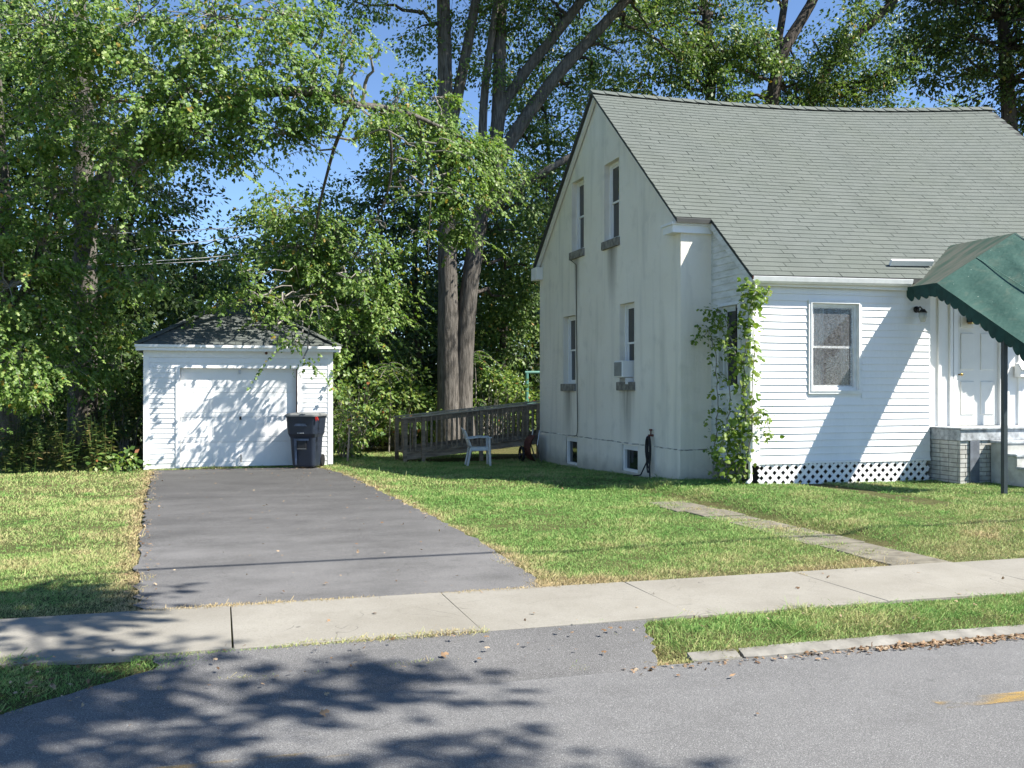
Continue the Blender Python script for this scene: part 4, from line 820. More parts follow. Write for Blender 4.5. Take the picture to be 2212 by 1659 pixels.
def tree(name, label, cat, base, stems, blobs, mat='maple', barkm='bark', leaf=.11, tpl=LEAF3, nl=46, cr=.42, seed=1, group=None, twigs=.5, limbs=True, droop=.55, twigmat='twig', skip=None, spray=0):
    t = empty(name, base); tag(t, label, cat, group); pts = []
    for k, (path, rad) in enumerate(stems):
        # refine path
        q = []; qr = []
        for i in range(len(path) - 1):
            for j in range(4): u = j / 4; q.append(Vector(path[i]).lerp(Vector(path[i+1]), u) + Vector((random.uniform(-.04,.04), random.uniform(-.04,.04), 0)) * (1 if i + j else 0)); qr.append(lerp(rad[i], rad[i+1], u))
        q.append(Vector(path[-1])); qr.append(rad[-1])
        for _ in range(2):
            q = [q[0]] + [(q[i-1] + q[i] * 2 + q[i+1]) / 4 for i in range(1, len(q) - 1)] + [q[-1]]
        m = MB(); m.tube(q, qr, 16 if max(qr) > .12 else 8, True, .05); m.build('trunk' if k == 0 or rad[0] > .17 else 'limb', M[barkm], t, True); pts += list(zip(q, qr))
    f = Foliage(seed); br = MB(); nb_ = 0
    for bi, b in enumerate(blobs):
        c, rad, ncl = b[0], b[1], b[2]; f.blob(c, rad, ncl, nl, leaf, cr, droop)
        if limbs and pts:
            c_ = Vector(c); best = min(pts, key=lambda pr: (pr[0] - c_).length + (2.5 if pr[0].z > c_.z + .3 else 0)); rr = min(best[1] * .6, .07)
            path = bez(best[0], c_, 7, .06, .25); br.tube(path, [lerp(rr, .018, i / 7) for i in range(8)], 7); nb_ += 1
    for (c, p) in f.clumps:
        if random.random() < twigs: br.tube(bez(c, p, 4, .03, .35), [.014, .011, .008, .006, .004], 4, False); nb_ += 1
    if spray: f.sprays(spray, leaf, br)
    if nb_: br.build('branches', M[twigmat], t)['kind'] = 'stuff'
    if f.P: f.mesh('crown', M[mat], t, tpl); NLEAF[0] += sum(len(p) for p in f.P)
    return t
def B(px, py, Y, r, n): return (tuple(at(px, py, Y)), r, n)
def W(px, py, Y): return tuple(at(px, py, Y))

# twin-trunk maple behind the ramp
b0 = at(978, 968, 27.4); Y1 = 27.4
stems = [([W(975, 985, Y1), W(972, 900, Y1), W(968, 760, Y1), W(965, 600, Y1), W(964, 420, Y1), W(962, 210, Y1), W(958, 0, Y1), W(955, -300, Y1), W(950, -600, 27.5)], [.43, .34, .30, .27, .245, .215, .18, .14, .06]),
         ([W(1000, 985, Y1), W(998, 880, Y1), W(1001, 780, Y1), W(1010, 640, Y1), W(1030, 480, Y1), W(1058, 390, Y1), W(1075, 280, Y1), W(1083, 0, Y1), W(1090, -300, Y1), W(1100, -560, Y1)], [.38, .31, .28, .255, .245, .23, .195, .175, .13, .05]),
         ([W(964, 330, Y1), W(985, 230, Y1), W(1029, 0, 27.2), W(1060, -260, 27)], [.17, .16, .13, .07]),
         ([W(1044, 430, Y1), W(1041, 237, Y1-.2), W(1074, 0, Y1-.3), W(1090, -200, 27)], [.13, .12, .09, .05]),
         ([W(1072, 300, Y1), W(1085, 222, Y1), W(1150, 135, 27.2), W(1224, 46, 27), W(1300, -60, 26.8), W(1420, -230, 26.5)], [.17, .16, .15, .14, .12, .06]),
         ([W(1052, 440, Y1), W(1087, 328, Y1-.1), W(1150, 230, 27.1), W(1224, 140, 27), W(1300, 55, 26.9), W(1370, -20, 26.8), W(1520, -200, 26.5)], [.20, .20, .19, .17, .15, .13, .06]),
         ([W(1040, 470, Y1), W(1090, 430, 27.2), W(1150, 385, 27), W(1215, 350, 26.9), W(1290, 300, 26.7)], [.13, .12, .11, .10, .06]),
         ([W(1010, 560, 27.4), W(1032, 470, 27.9), W(1060, 380, 28.2)], [.05, .04, .03])]
bl = []
rs = random.Random(3)
for (px, py, n, r) in ((1130, 60, 9, 1.0), (1200, 130, 9, .9), (1190, 250, 12, 1.0), (1150, 320, 11, .8), (1250, 40, 9, .9), (1330, 110, 9, .8), (1130, 420, 12, .9), (1180, 430, 12, .8), (1240, 330, 10, .8), (1010, 130, 5, .6), (1110, 190, 7, .7),
                       (1170, 520, 12, .9), (1100, 560, 12, .8), (1080, 400, 9, .6), (930, 200, 7, .5), (905, 60, 4, .6), (1400, 60, 9, 1.0), (1460, 130, 9, .9), (1290, 170, 8, .7), (1040, 40, 5, .6), (1120, -40, 10, 1.0), (1290, -50, 10, 1.0), (1000, 480, 6, .5), (1060, 500, 8, .6), (1130, 250, 8, .7), (1060, 160, 5, .5), (1000, 300, 5, .5), (1210, 480, 10, .8), (1160, 600, 12, .8), (1110, 640, 12, .8), (1240, 210, 10, .8), (1340, 30, 9, .8), (1170, 20, 7, .7)):
    bl.append(B(px, py, 27.4 + rs.uniform(-.5, 2.2), r * 1.1, int(n * 2.1)))
for k in range(26): bl.append(((rs.uniform(9, 15.5), rs.uniform(22, 27), rs.uniform(13.2, 17)), rs.uniform(1.1, 1.6), 18))  # unseen clumps added on the sunward side to shade the upper limbs
for k in range(62):      # upper crown, above the picture, shading what lies behind
    a = rs.uniform(0, 6.28); q = rs.uniform(.5, 5.6); bl.append(((b0.x + 1.6 + q * math.cos(a), Y1 - .8 + q * .8 * math.sin(a), rs.uniform(12.2, 19)), rs.uniform(1.1, 1.7), 16))
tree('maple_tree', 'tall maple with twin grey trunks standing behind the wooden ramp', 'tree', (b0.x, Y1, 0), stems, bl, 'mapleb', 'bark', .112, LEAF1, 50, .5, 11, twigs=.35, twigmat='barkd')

# left maple: leaning over garage, near and sunlit
YL = 24.0
stems = [([W(178, 960, YL), W(180, 800, YL), W(184, 520, YL), W(182, 400, YL), W(178, 200, YL), W(170, 0, YL), W(165, -400, YL)], [.34, .28, .25, .23, .20, .17, .07]),
         ([W(186, 500, YL), W(240, 330, 23.4), W(330, 200, 22.5), W(430, 120, 21.5), W(520, 60, 20.5)], [.17, .14, .11, .08, .04]),
         ([W(182, 420, YL), W(330, 300, 22.8), W(470, 225, 21.5), W(560, 200, 20.8), W(630, 196, 20.3), (W(690, 202, 20.0)), W(735, 215, 19.8), W(765, 226, 19.8), W(830, 232, 20.4), W(900, 250, 21.2), W(985, 290, 22.0), W(1060, 340, 22.6)], [.16, .14, .125, .115, .105, .11, .115, .075, .06, .05, .035, .015]),
         ([W(765, 226, 19.6), W(720, 320, 20.4), W(690, 430, 21.4), W(670, 560, 22.3), W(668, 640, 22.6)], [.05, .035, .028, .02, .01]),
         ([W(830, 232, 20.4), W(850, 330, 20.8), W(835, 440, 21.4), W(760, 560, 22.2), W(745, 660, 22.5)], [.04, .03, .022, .016, .008]),
         ([W(900, 250, 21.2), W(935, 360, 21.8), W(930, 450, 22), W(925, 560, 22)], [.03, .024, .016, .008])]
bl = [B(*a) for a in ((120, 60, 20.5, 1.8, 40), (300, 40, 20, 1.7, 40), (470, 40, 19.6, 1.5, 34), (610, 30, 19.6, 1.1, 14), (60, 230, 21, 1.6, 32), (230, 210, 20.3, 1.6, 38), (400, 190, 19.6, 1.5, 38), (550, 150, 19.4, 1.15, 26), (110, 400, 21.4, 1.3, 24), (300, 360, 20.4, 1.2, 26), (420, 290, 19.8, 1.0, 24), (520, 265, 19.6, .8, 18), (600, 290, 19.6, .7, 13),
        (640, 200, 19.6, .7, 12), (700, 160, 19.5, .65, 9), (690, 60, 19.8, .6, 5), (760, 150, 19.4, .4, 3), (800, 250, 19.3, .45, 5), (860, 205, 20.6, .5, 6), (760, 60, 19.6, .45, 2), (820, 100, 19.4, .3, 1),
        (870, 280, 22.4, .75, 22), (950, 285, 22.6, .8, 26), (1025, 335, 22.8, .68, 22), (930, 370, 22.6, .8, 26), (1005, 415, 22.8, .6, 16), (860, 370, 22.4, .6, 12), (960, 480, 22.6, .5, 9), (895, 500, 22.4, .45, 7), (1015, 500, 22.8, .36, 5), (940, 210, 22.2, .5, 8), (1060, 380, 22.8, .4, 6),
        (870, 300, 19.2, .45, 1), (950, 300, 19.0, .5, 2), (1020, 345, 18.8, .4, 2), (915, 400, 19, .45, 1), (995, 420, 18.9, .35, 1),
        (625, 450, 22.4, .8, 18), (640, 530, 22.6, .95, 24), (720, 520, 22.8, .75, 18), (700, 610, 22.9, .85, 22), (780, 640, 22.6, .75, 18), (800, 550, 22.4, .6, 10), (760, 720, 22.5, .55, 12), (845, 690, 22.3, .45, 8), (720, 760, 22.4, .35, 6), (830, 620, 22.6, .5, 9),
        (690, 690, 20.2, .30, 1), (640, 738, 20.3, .22, 2), (655, 775, 20.4, .16, 1), (610, 650, 20.6, .35, 1), (560, 640, 20.8, .3, 1), (520, 590, 20.6, .4, 2), (600, 700, 20.5, .25, 1), (730, 590, 20.0, .35, 1), (800, 600, 19.8, .35, 1), (830, 480, 19.6, .35, 1),
        (540, 655, 21.8, .35, 4), (480, 660, 21.9, .3, 3), (590, 660, 21.9, .35, 4), (150, 640, 22.6, .9, 16), (230, 700, 22.8, .8, 14), (170, 790, 22.8, .7, 12), (250, 790, 23, .6, 9), (90, 700, 22.6, .7, 10), (250, 500, 21.8, .9, 14), (330, 600, 21.2, .42, 4), (260, 590, 21.4, .5, 6), (700, 270, 19.8, .3, 2))]
for k in range(13):
    a = rs.uniform(0, 6.28); q = rs.uniform(0, 4.4); bl.append(((-3.0 + q * math.cos(a), 23.5 + .8 * q * math.sin(a), rs.uniform(11.5, 17)), rs.uniform(1.2, 1.8), 16))
tree('maple_tree', 'large leafy maple at left reaching its sunlit branches over the garage', 'tree', (stems[0][0][0][0], YL, 0), stems, bl, 'maple', 'bark', .094, LEAF3, 56, .40, 21, twigs=.8, droop=.8, spray=.9)
# far-left maple: trunk at the picture's edge
YE2 = 22.6
stems = [([W(10, 950, YE2), W(12, 820, YE2), W(14, 600, YE2), W(-10, 300, YE2), W(-20, 0, YE2), W(-30, -300, YE2)], [.30, .25, .21, .18, .15, .07]), ([W(16, 780, YE2), W(50, 640, YE2), W(90, 540, YE2-.3), W(120, 420, 22)], [.12, .10, .08, .04])]
bl = [B(*a) for a in ((20, 620, 21, 1.0, 22), (90, 530, 21.2, .9, 18), (-60, 450, 21, 1.3, 24), (40, 760, 20.8, .65, 14), (70, 830, 20.8, .5, 9), (-40, 700, 21, .9, 16), (110, 690, 21, .5, 7), (-80, 860, 21, .7, 10), (120, 790, 21.2, .35, 4), (-120, 200, 21, 1.6, 26), (-150, 600, 21, 1.4, 20))]
tree('maple_tree', 'maple trunk with low sunlit boughs at the left picture edge', 'tree', (stems[0][0][0][0], YE2, 0), stems, bl, 'maple', 'bark', .094, LEAF3, 56, .40, 22, twigs=.7, droop=.8, spray=.9)

# background wood: one tree per crown
def bgtree(i, label, px, Y, top, w_, mat, dens, leaf=.15, low=930, cat='tree', bark='barkd', name='woodland_tree', rad=.15):
    r_ = random.Random(i * 7 + 1); base = at(px, 960, Y); scale = base.y / (CY * FPX)
    stems = [([(base.x, Y, -.2), W(px + r_.uniform(-10, 10), 800, Y), W(px + r_.uniform(-25, 25), (top + 840) / 2, Y), W(px + r_.uniform(-20, 20), top + 20, Y)], [rad, rad*.85, rad*.6, .03])]; bl = []
    py = top
    while py < low:
        k = 0
        while k < max(1, int(w_ / 55)):
            x_ = px + r_.uniform(-.5, .5) * w_ * (1 if py > top + 60 else .6); yy = Y + r_.uniform(-1.3, 1.5); rr = r_.uniform(.7, 1.25); bl.append(B(x_, py + r_.uniform(-20, 30), yy, rr, max(2, int(dens * rr * rr)))); k += 1
        py += r_.uniform(46, 64)
    return tree(name, label, cat, (base.x, Y, 0), stems, bl, mat, bark, leaf, LEAF1, 34, .5, 100 + i, 'trees and bushes behind the yard', twigs=.12, droop=.5, twigmat='barkd')
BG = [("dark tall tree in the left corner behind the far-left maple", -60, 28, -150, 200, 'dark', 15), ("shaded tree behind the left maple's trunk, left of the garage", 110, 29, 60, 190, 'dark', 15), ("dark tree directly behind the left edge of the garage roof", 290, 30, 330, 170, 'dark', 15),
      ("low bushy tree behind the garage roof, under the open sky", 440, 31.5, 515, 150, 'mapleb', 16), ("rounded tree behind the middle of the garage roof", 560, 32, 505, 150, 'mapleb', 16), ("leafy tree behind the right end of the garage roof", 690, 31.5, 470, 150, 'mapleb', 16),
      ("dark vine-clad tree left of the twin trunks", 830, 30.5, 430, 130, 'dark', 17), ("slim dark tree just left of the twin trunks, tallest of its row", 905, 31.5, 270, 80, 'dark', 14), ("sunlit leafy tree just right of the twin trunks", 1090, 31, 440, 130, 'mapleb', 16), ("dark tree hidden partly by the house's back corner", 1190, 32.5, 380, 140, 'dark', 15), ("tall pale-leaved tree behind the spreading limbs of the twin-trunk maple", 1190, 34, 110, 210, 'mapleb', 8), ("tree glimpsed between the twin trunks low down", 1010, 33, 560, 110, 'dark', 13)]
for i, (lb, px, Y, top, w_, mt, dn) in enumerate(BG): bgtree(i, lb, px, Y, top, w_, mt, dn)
fw_ = Foliage(900)
for k in range(230):
    Yw = rs.uniform(37, 44); Xw = rs.uniform(-16, 40); fw_.blob((Xw, Yw, rs.uniform(.5, 6.3)), (2.0, 1.5, 1.2), 16, 30, .30, .8, .4, .2)
tag(fw_.mesh('distant_wood', M['dark'], None, LEAF1), 'dark distant woodland closing the view behind the yard', 'woodland', kind='stuff')
# trees behind the house roof
def rooftree(i, label, stems_px, blobs, mat, Y, leaf=.14, base_px=1680, extra=()):
    stems = [([W(px, py, Y + dy) for px, py, dy in s], r) for s, r in stems_px]; bl = [B(*b) for b in blobs] + list(extra)
    return tree('woodland_tree', label, 'tree', (stems[0][0][0][0], Y, 0), stems, bl, mat, 'barkd', leaf, LEAF1, 40, .5, 300 + i, 'trees behind the house', twigs=.3, twigmat='barkd')
Yb = 31
rb = random.Random(5)
def cloudy(x0, x1, y0, y1, n, Y, r0=.6, r1=1.0, k=9): return [(rb.uniform(x0, x1), rb.uniform(y0, y1), Y + rb.uniform(-1.5, 1.5), rb.uniform(r0, r1), k) for _ in range(n)]
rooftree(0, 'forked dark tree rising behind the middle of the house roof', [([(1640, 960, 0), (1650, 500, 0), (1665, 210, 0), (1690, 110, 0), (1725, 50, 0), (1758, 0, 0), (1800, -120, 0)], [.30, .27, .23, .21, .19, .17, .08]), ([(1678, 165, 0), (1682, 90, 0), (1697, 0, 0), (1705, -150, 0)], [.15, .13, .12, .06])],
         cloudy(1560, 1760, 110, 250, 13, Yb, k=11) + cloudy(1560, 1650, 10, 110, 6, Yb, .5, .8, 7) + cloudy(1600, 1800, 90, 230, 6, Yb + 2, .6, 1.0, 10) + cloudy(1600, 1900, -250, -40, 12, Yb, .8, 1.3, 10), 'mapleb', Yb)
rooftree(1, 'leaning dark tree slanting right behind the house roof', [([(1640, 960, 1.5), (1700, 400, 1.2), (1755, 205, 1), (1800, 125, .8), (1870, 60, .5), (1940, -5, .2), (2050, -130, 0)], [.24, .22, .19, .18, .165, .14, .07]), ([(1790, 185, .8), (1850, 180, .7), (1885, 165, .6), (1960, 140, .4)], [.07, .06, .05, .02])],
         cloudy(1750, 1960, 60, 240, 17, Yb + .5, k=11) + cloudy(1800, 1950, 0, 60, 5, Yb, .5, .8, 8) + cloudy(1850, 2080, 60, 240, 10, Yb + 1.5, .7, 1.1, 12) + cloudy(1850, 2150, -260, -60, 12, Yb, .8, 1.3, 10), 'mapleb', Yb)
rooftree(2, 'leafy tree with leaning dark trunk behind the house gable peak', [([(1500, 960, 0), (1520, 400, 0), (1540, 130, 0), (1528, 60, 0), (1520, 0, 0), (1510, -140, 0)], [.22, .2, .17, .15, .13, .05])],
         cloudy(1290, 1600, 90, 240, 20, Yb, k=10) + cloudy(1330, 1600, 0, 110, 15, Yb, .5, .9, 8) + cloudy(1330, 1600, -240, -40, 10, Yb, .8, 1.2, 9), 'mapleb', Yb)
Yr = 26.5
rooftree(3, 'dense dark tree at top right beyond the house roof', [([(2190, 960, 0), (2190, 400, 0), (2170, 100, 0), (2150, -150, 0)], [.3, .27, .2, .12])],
         cloudy(1990, 2330, -120, 270, 44, Yr, .7, 1.1, 14) + cloudy(2180, 2420, 200, 560, 20, Yr, .7, 1.1, 14), 'dark', Yr, extra=[((rb.uniform(23, 32), rb.uniform(20, 26), rb.uniform(11.5, 19)), 1.7, 18) for _ in range(36)])  # extra: unseen leaf clumps added towards the sun, keeping this crown in shade
# ------------------------------------------------------------------ shrubs and weeds along the wood's edge
SH_ = [("yellow-green bush beside the garage's right wall", 770, 27.5, 1.25, 60, 'shrub', 2.0), ("bright bush left of the twin trunks", 860, 28.2, 1.2, 60, 'shrub', 2.1), ("bush touching the left side of the twin trunks, above the ramp end", 920, 28.6, .9, 40, 'shrub', 1.7),
       ("reddish-tinged bush right behind the bright bushes by the garage", 810, 29.4, 1.3, 55, 'shrub', 2.9), ("leafy bush right of the twin trunks above the handrail", 1060, 29.2, 1.1, 54, 'shrub', 2.0), ("low bush beside the green pipe post", 1120, 30, .8, 34, 'shrub', 1.6), ("small sapling bush leaning on the garage's right corner", 745, 24.3, .45, 14, 'shrub', 1.1),
       ("dark undergrowth bush left of the garage wall", 270, 23.6, .7, 26, 'weed', 1.5), ("small lit bush at the foot of the garage's left corner", 262, 21.4, .28, 8, 'shrub', .3), ("dark undergrowth bush under the left maple", 140, 25.5, 1.3, 46, 'dark', 1.8), ("dark undergrowth bush at the left picture edge", -20, 25.2, 1.3, 44, 'dark', 1.8), ("tall shaded bush between left maple and garage", 225, 25.4, 1.1, 44, 'dark', 3.0)]
for i, (lb, px, Y, r_, n, mt, zc_) in enumerate(SH_):
    base = at(px, 955, Y); t = empty('bush', (base.x, Y, 0)); tag(t, lb, 'bush', 'bushes along the yard edge'); f = Foliage(500 + i); f.blob((base.x, Y, zc_ * .62), (r_ * 1.1, r_, zc_ * .62), n, 46, .12 if mt != 'weed' else .10, .34, .4, .35); NLEAF[0] += sum(len(p) for p in f.P)
    m = MB()
    for c, p in f.clumps: m.tube(bez((base.x + random.uniform(-.2, .2), Y + random.uniform(-.2, .2), 0), p, 4, .05, .2), [.016, .012, .009, .006, .003], 4, False)
    m.build('stems', M['twig'], t); f.mesh('foliage', M[mt], t, LEAF1)
# goldenrod-like weeds at left, sumac fronds
wr = np.random.default_rng(9)
spots = [(-.35 - .0, 0)] 
labs = ['leftmost', 'second', 'third', 'fourth', 'fifth', 'sixth', 'seventh', 'eighth', 'ninth']
for i in range(9):
    px = 15 + i * 27 + random.uniform(-6, 6); Y = 22.0 + random.uniform(-.5, .6); b = at(px, 1000, Y); t = empty('weed_clump', (b.x, Y, 0)); tag(t, '%s tall goldenrod clump from the left, in shade beside the lawn' % labs[i], 'weed', 'tall weeds left of the garage')
    m = MB(); P_, D_, N_, S_ = [], [], [], []
    for k in range(7):
        hx = random.uniform(.75, 1.25); ax, ay = random.uniform(-.28, .28), random.uniform(-.2, .2); bx, by = b.x + ax * .5, Y + ay * .5; path = [(bx, by, 0), (bx + ax * .4, by + ay * .4, hx * .5), (bx + ax, by + ay, hx)]; m.tube(path, [.008, .006, .004], 4, False)
        for z_ in np.linspace(.08, 1, 34):
            P_.append((bx + ax * z_, by + ay * z_, hx * z_)); an = random.uniform(0, 6.28); D_.append((math.cos(an), math.sin(an), .25 - .5 * random.random())); N_.append((random.uniform(-.4, .6), random.uniform(-.8, .2), 1)); S_.append(random.uniform(.10, .18) * (1.15 - .5 * z_))
    m.build('stems', M['weed'], t); V, F_ = leaves(np.array(P_), np.array(D_), np.array(N_), np.array(S_), LEAFL); o = npmesh('leaves', V, F_, M['weed'], t); o['kind'] = 'stuff'
for i, (px, py, Y, lb) in enumerate(((1025, 760, 28.6, 'feathery sumac sprig just right of the twin trunks'), (840, 785, 27.4, 'feathery sumac sprig in front of the bright bushes'), (750, 885, 22.6, 'feathery sumac sprig at the garage right corner'))):
    c = at(px, py, Y); t = empty('sumac', (c.x, Y, 0)); tag(t, lb, 'sapling'); m = MB(); m.tube([(c.x, Y, -.1), (c.x + .05, Y, c.z * .6), (c.x, Y, c.z)], [.025, .02, .012], 6); P_, D_, N_, S_ = [], [], [], []
    for k in range(13):
        an = k * 2.4; L = random.uniform(.45, .75); pth = [(c.x + math.cos(an) * L * u, Y + math.sin(an) * L * u, c.z - .05 * k * .6 + .25 * u - .45 * u * u) for u in np.linspace(0, 1, 8)]; m.tube(pth, .006, 4, False)
        for u in range(1, 8):
            for sg in (-1, 1): P_.append(pth[u]); D_.append((-math.sin(an) * sg + .3 * math.cos(an), math.cos(an) * sg + .3 * math.sin(an), -.3)); N_.append((.1, -.2, 1)); S_.append(.17)
    m.build('stem', M['twig'], t); V, F_ = leaves(np.array(P_), np.array(D_), np.array(N_), np.array(S_), LEAFL); o = npmesh('fronds', V, F_, M['shrub'], t); o['kind'] = 'stuff'
# ------------------------------------------------------------------ street tree behind the viewer: its crown dapples the road
bl = []; rt = random.Random(12)
sh = np.array([SUN.x, SUN.y, SUN.z]) / SUN.z
def over(X, Y, z): return (X + sh[0] * z, Y + sh[1] * z, z)
for (X, Y, z, r_, n) in ((-1.7, 8.6, 7.5, .7, 9), (-.95, 8.35, 8, .45, 6), (-2.6, 8.6, 7.2, .8, 10), (-1.5, 6.2, 7.5, .6, 8), (-.9, 6.15, 8, .4, 4), (-2.4, 6.2, 7.5, .7, 8), (-1.0, 4.4, 8.4, .6, 6), (.9, 4.2, 8.6, .5, 5), (-3.6, 8.2, 7.0, .8, 7), (-2.2, 8.3, 7.6, .7, 6), (-1.1, 8.1, 8.2, .55, 5), (-4.2, 6.6, 8, 1.0, 10), (-2.3, 6.3, 7.5, .8, 6), (-.2, 6.0, 8.5, .75, 6), (.6, 5.5, 9, .6, 5), (-1.4, 5.2, 8, .9, 7), (.1, 4.6, 7.5, .8, 6), (-3.2, 4.8, 8.5, 1.2, 12), (-1.7, 4.0, 9, 1.0, 9), (.2, 3.7, 8.5, .9, 9), (1.3, 3.6, 9.5, .7, 7), (-3.4, 3.0, 9, 1.3, 14), (-.6, 2.6, 9.5, 1.3, 14), (1.5, 2.6, 9, 1.0, 11), (2.9, 2.3, 9, .8, 8), (-5.5, 5.5, 9, 1.4, 14), (-6, 8, 8, 1.2, 12), (-5.4, 3, 10, 1.5, 14), (.9, 1.2, 10, 1.3, 12), (-2, 1, 10.5, 1.4, 12)):
    bl.append((over(X, Y, z), r_, int(n * 1.4)))
stt = [([(7.5, -6.2, -.1), (7.4, -6.1, 2.5), (7.1, -5.6, 5), (6.3, -4.2, 7.5), (5.6, -3, 9.8), (5.2, -2, 12)], [.36, .3, .26, .2, .13, .05])]
tree('street_tree', 'roadside maple behind the viewer that dapples the street with shade', 'tree', (7.5, -6.2, 0), stt, bl, 'maple', 'bark', .15, LEAF3, 40, .42, 77, twigs=.6)

# ------------------------------------------------------------------ vine on the porch corner
vn = empty('climbing_vine', (8.05, 14.3, .05)); tag(vn, 'leafy green vine climbing the porch corner and downspout', 'vine')
rv = random.Random(4); sp = []
vst = [[(8.02, 14.25, .05), (8.00, 14.2, .6), (8.06, 14.12, 1.2), (8.02, 14.1, 1.9), (8.08, 14.08, 2.6), (8.10, 14.0, 3.1), (8.06, 14.0, 3.3)], [(8.0, 14.55, .05), (7.95, 14.5, .8), (8.05, 14.6, 1.5), (8.08, 14.75, 2.3), (8.05, 14.9, 2.9), (8.0, 15.2, 3.0)],
       [(8.02, 14.9, .05), (8.0, 15.0, .7), (8.1, 15.1, 1.4), (8.12, 15.2, 2.2), (8.05, 15.35, 2.7), (7.98, 15.42, 2.5)], [(7.98, 14.2, .6), (7.86, 14.1, .95), (7.80, 14.1, 1.05), (7.70, 14.15, .9), (7.66, 14.2, .6), (7.68, 14.2, .42)],
       [(8.06, 14.1, 1.15), (8.2, 13.98, 1.3), (8.36, 13.95, 1.22), (8.42, 13.98, .9)], [(8.08, 14.05, 2.0), (7.9, 14.05, 2.15), (7.75, 14.1, 2.35)], [(8.1, 14.0, 3.1), (8.25, 13.93, 3.2), (8.45, 13.95, 3.18)], [(8.05, 14.5, 2.4), (8.0, 14.6, 2.75), (8.02, 14.9, 2.95), (7.98, 15.15, 2.8)], [(8.04, 14.12, .3), (8.12, 14.02, .9), (8.1, 13.98, 1.5), (8.16, 14.0, 2.2), (8.12, 14.0, 2.8)]]
for pth in vst:
    q = []; P_ = [Vector(p) for p in pth]
    for i in range(len(P_) - 1):
        for j in range(6): q.append(P_[i].lerp(P_[i+1], j / 6) + Vector((rv.uniform(-.02, .02), rv.uniform(-.02, .02), rv.uniform(-.01, .01))))
    q.append(P_[-1]); MB().tube(q, [lerp(.012, .004, i / len(q)) for i in range(len(q))], 5).build('stem', M['twig'], vn, True); sp += q
me = bpy.data.meshes.new('vine_leaf'); me.from_pydata([(0,0,0),(.30,.12,-.02),(.46,.42,-.06),(.28,.76,-.08),(0,1.05,-.14),(-.28,.76,-.08),(-.46,.42,-.06),(-.30,.12,-.02),(0,.45,.05)], [], [(0,1,8),(1,2,8),(2,3,8),(3,4,8),(4,5,8),(5,6,8),(6,7,8),(7,0,8)]); me.materials.append(M['vine']); me.update()
corner = sp[:37]
for i in range(300):
    p = rv.choice(corner if rv.random() < .62 else sp); off = Vector((rv.gauss(-.02, .09), rv.gauss(-.03, .09), rv.gauss(0, .08))); pos = p + off; pos.x = min(pos.x, 8.215) if pos.y > 14.16 else pos.x; sz = rv.uniform(.065, .125)
    d = Vector((rv.gauss(-.3, .6), rv.gauss(-.4, .6), rv.gauss(-.5, .5))).normalized(); n_ = Vector((rv.gauss(-.1, .4), rv.gauss(-.6, .4), rv.gauss(.6, .4))); x_ = d.cross(n_).normalized(); z_ = x_.cross(d)
    Mx = (Matrix((x_ * sz, d * sz, z_ * sz)).transposed()).to_4x4(); Mx.translation = pos
    o = bpy.data.objects.new('leaf', me); COL.objects.link(o); o.parent = vn; o.matrix_parent_inverse = Matrix.Translation(-ROOTLOC[vn.name]); o.matrix_basis = Mx
f = Foliage(61)
for i, p in enumerate(sp[::2]): f.blob((p.x - .04, p.y, p.z), (.10, .15, .12), 2, 5, .075, .12, .5, .2)
f.P = [np.column_stack([np.where(a[:, 1] > 14.16, np.minimum(a[:, 0], 8.19), a[:, 0]), a[:, 1:]]) for a in f.P]; f.mesh('foliage', M['vine'], vn, LEAF3)

# ------------------------------------------------------------------ grass
def grass_pts(n, x0, x1, y0, y1, r): return np.column_stack([r.uniform(x0, x1, n), r.uniform(y0, y1, n)])
def inside(p):
    x, y = p[:, 0], p[:, 1]; hsh = np.modf(np.abs(np.sin(x * 127.1 + y * 311.7)) * 43758.5453)[0] - .5; e = .05 * np.sin(y * 5.1 + x) + .04 * np.sin(y * 13 + 2) + .16 * hsh ** 3 * 4
    dl_ = np.interp(y, ytab, ltab) + e - .02 + .05; dr_ = np.interp(y, ytab, rtab) - .04 + e
    drive = (y > 7.7) & (y < 21.35) & (x > dl_) & (x < dr_); walk = (y > 6.5 + .42 * (1 - ss(-1.7, -.8, x)) + .04 * np.sin(x * 3.1) + .03 * np.sin(x * 11)) & (y < 7.8 + .03 * np.sin(x * 4) + .03 * np.sin(x * 9.7) - .10 * np.abs(hsh) ** 2)
    ex = np.interp(y, [5.6, 6.3, 6.6], [-1.35, -.35, -.3]); ex2 = np.interp(y, [5.6, 6.0, 6.3, 6.6], [2.45, 2.62, 2.78, 2.85])
    e3 = e + .30 * hsh + .08 * np.sin(y * 17); ap_ = (y <= 6.52) & (x > ex + e3) & (x < ex2 + e3); kerb_ = (y < 5.80) & ((x < -1.3) | (x > 2.7)); road_ = y < 5.72
    pth = (y > 7.7) & (y < 13.1) & (x > 6.22 + .09 * np.sin(y * 2.3) + .06 * np.sin(y * 9.1) + .16 * hsh + .26 * ss(7.9, 9.6, y)) & (x < 6.66 - .04 * np.sin(y * 3.1) - .04 * ss(9, 12.4, y) + .10 * hsh) & (hsh + .5 < 1.05 - .55 * ss(8.4, 9.6, y))
    hs = ((x > 7.66) & (y > 15.56) & (y < 23.4)) | ((x > 8.26) & (y > 14.22)) | ((x > 11.66) & (y > 13.5)) | ((x > 12.2) & (y > 12.4)); gg = (x > -1.42) & (x < 2.38) & (y > 21.5)
    rmp = (x > 4.35) & (y > 23.62) & (y < 24.8)
    return ~(drive | walk | ap_ | kerb_ | road_ | pth | hs | gg | rmp)
rg = np.random.default_rng(5); PG = []
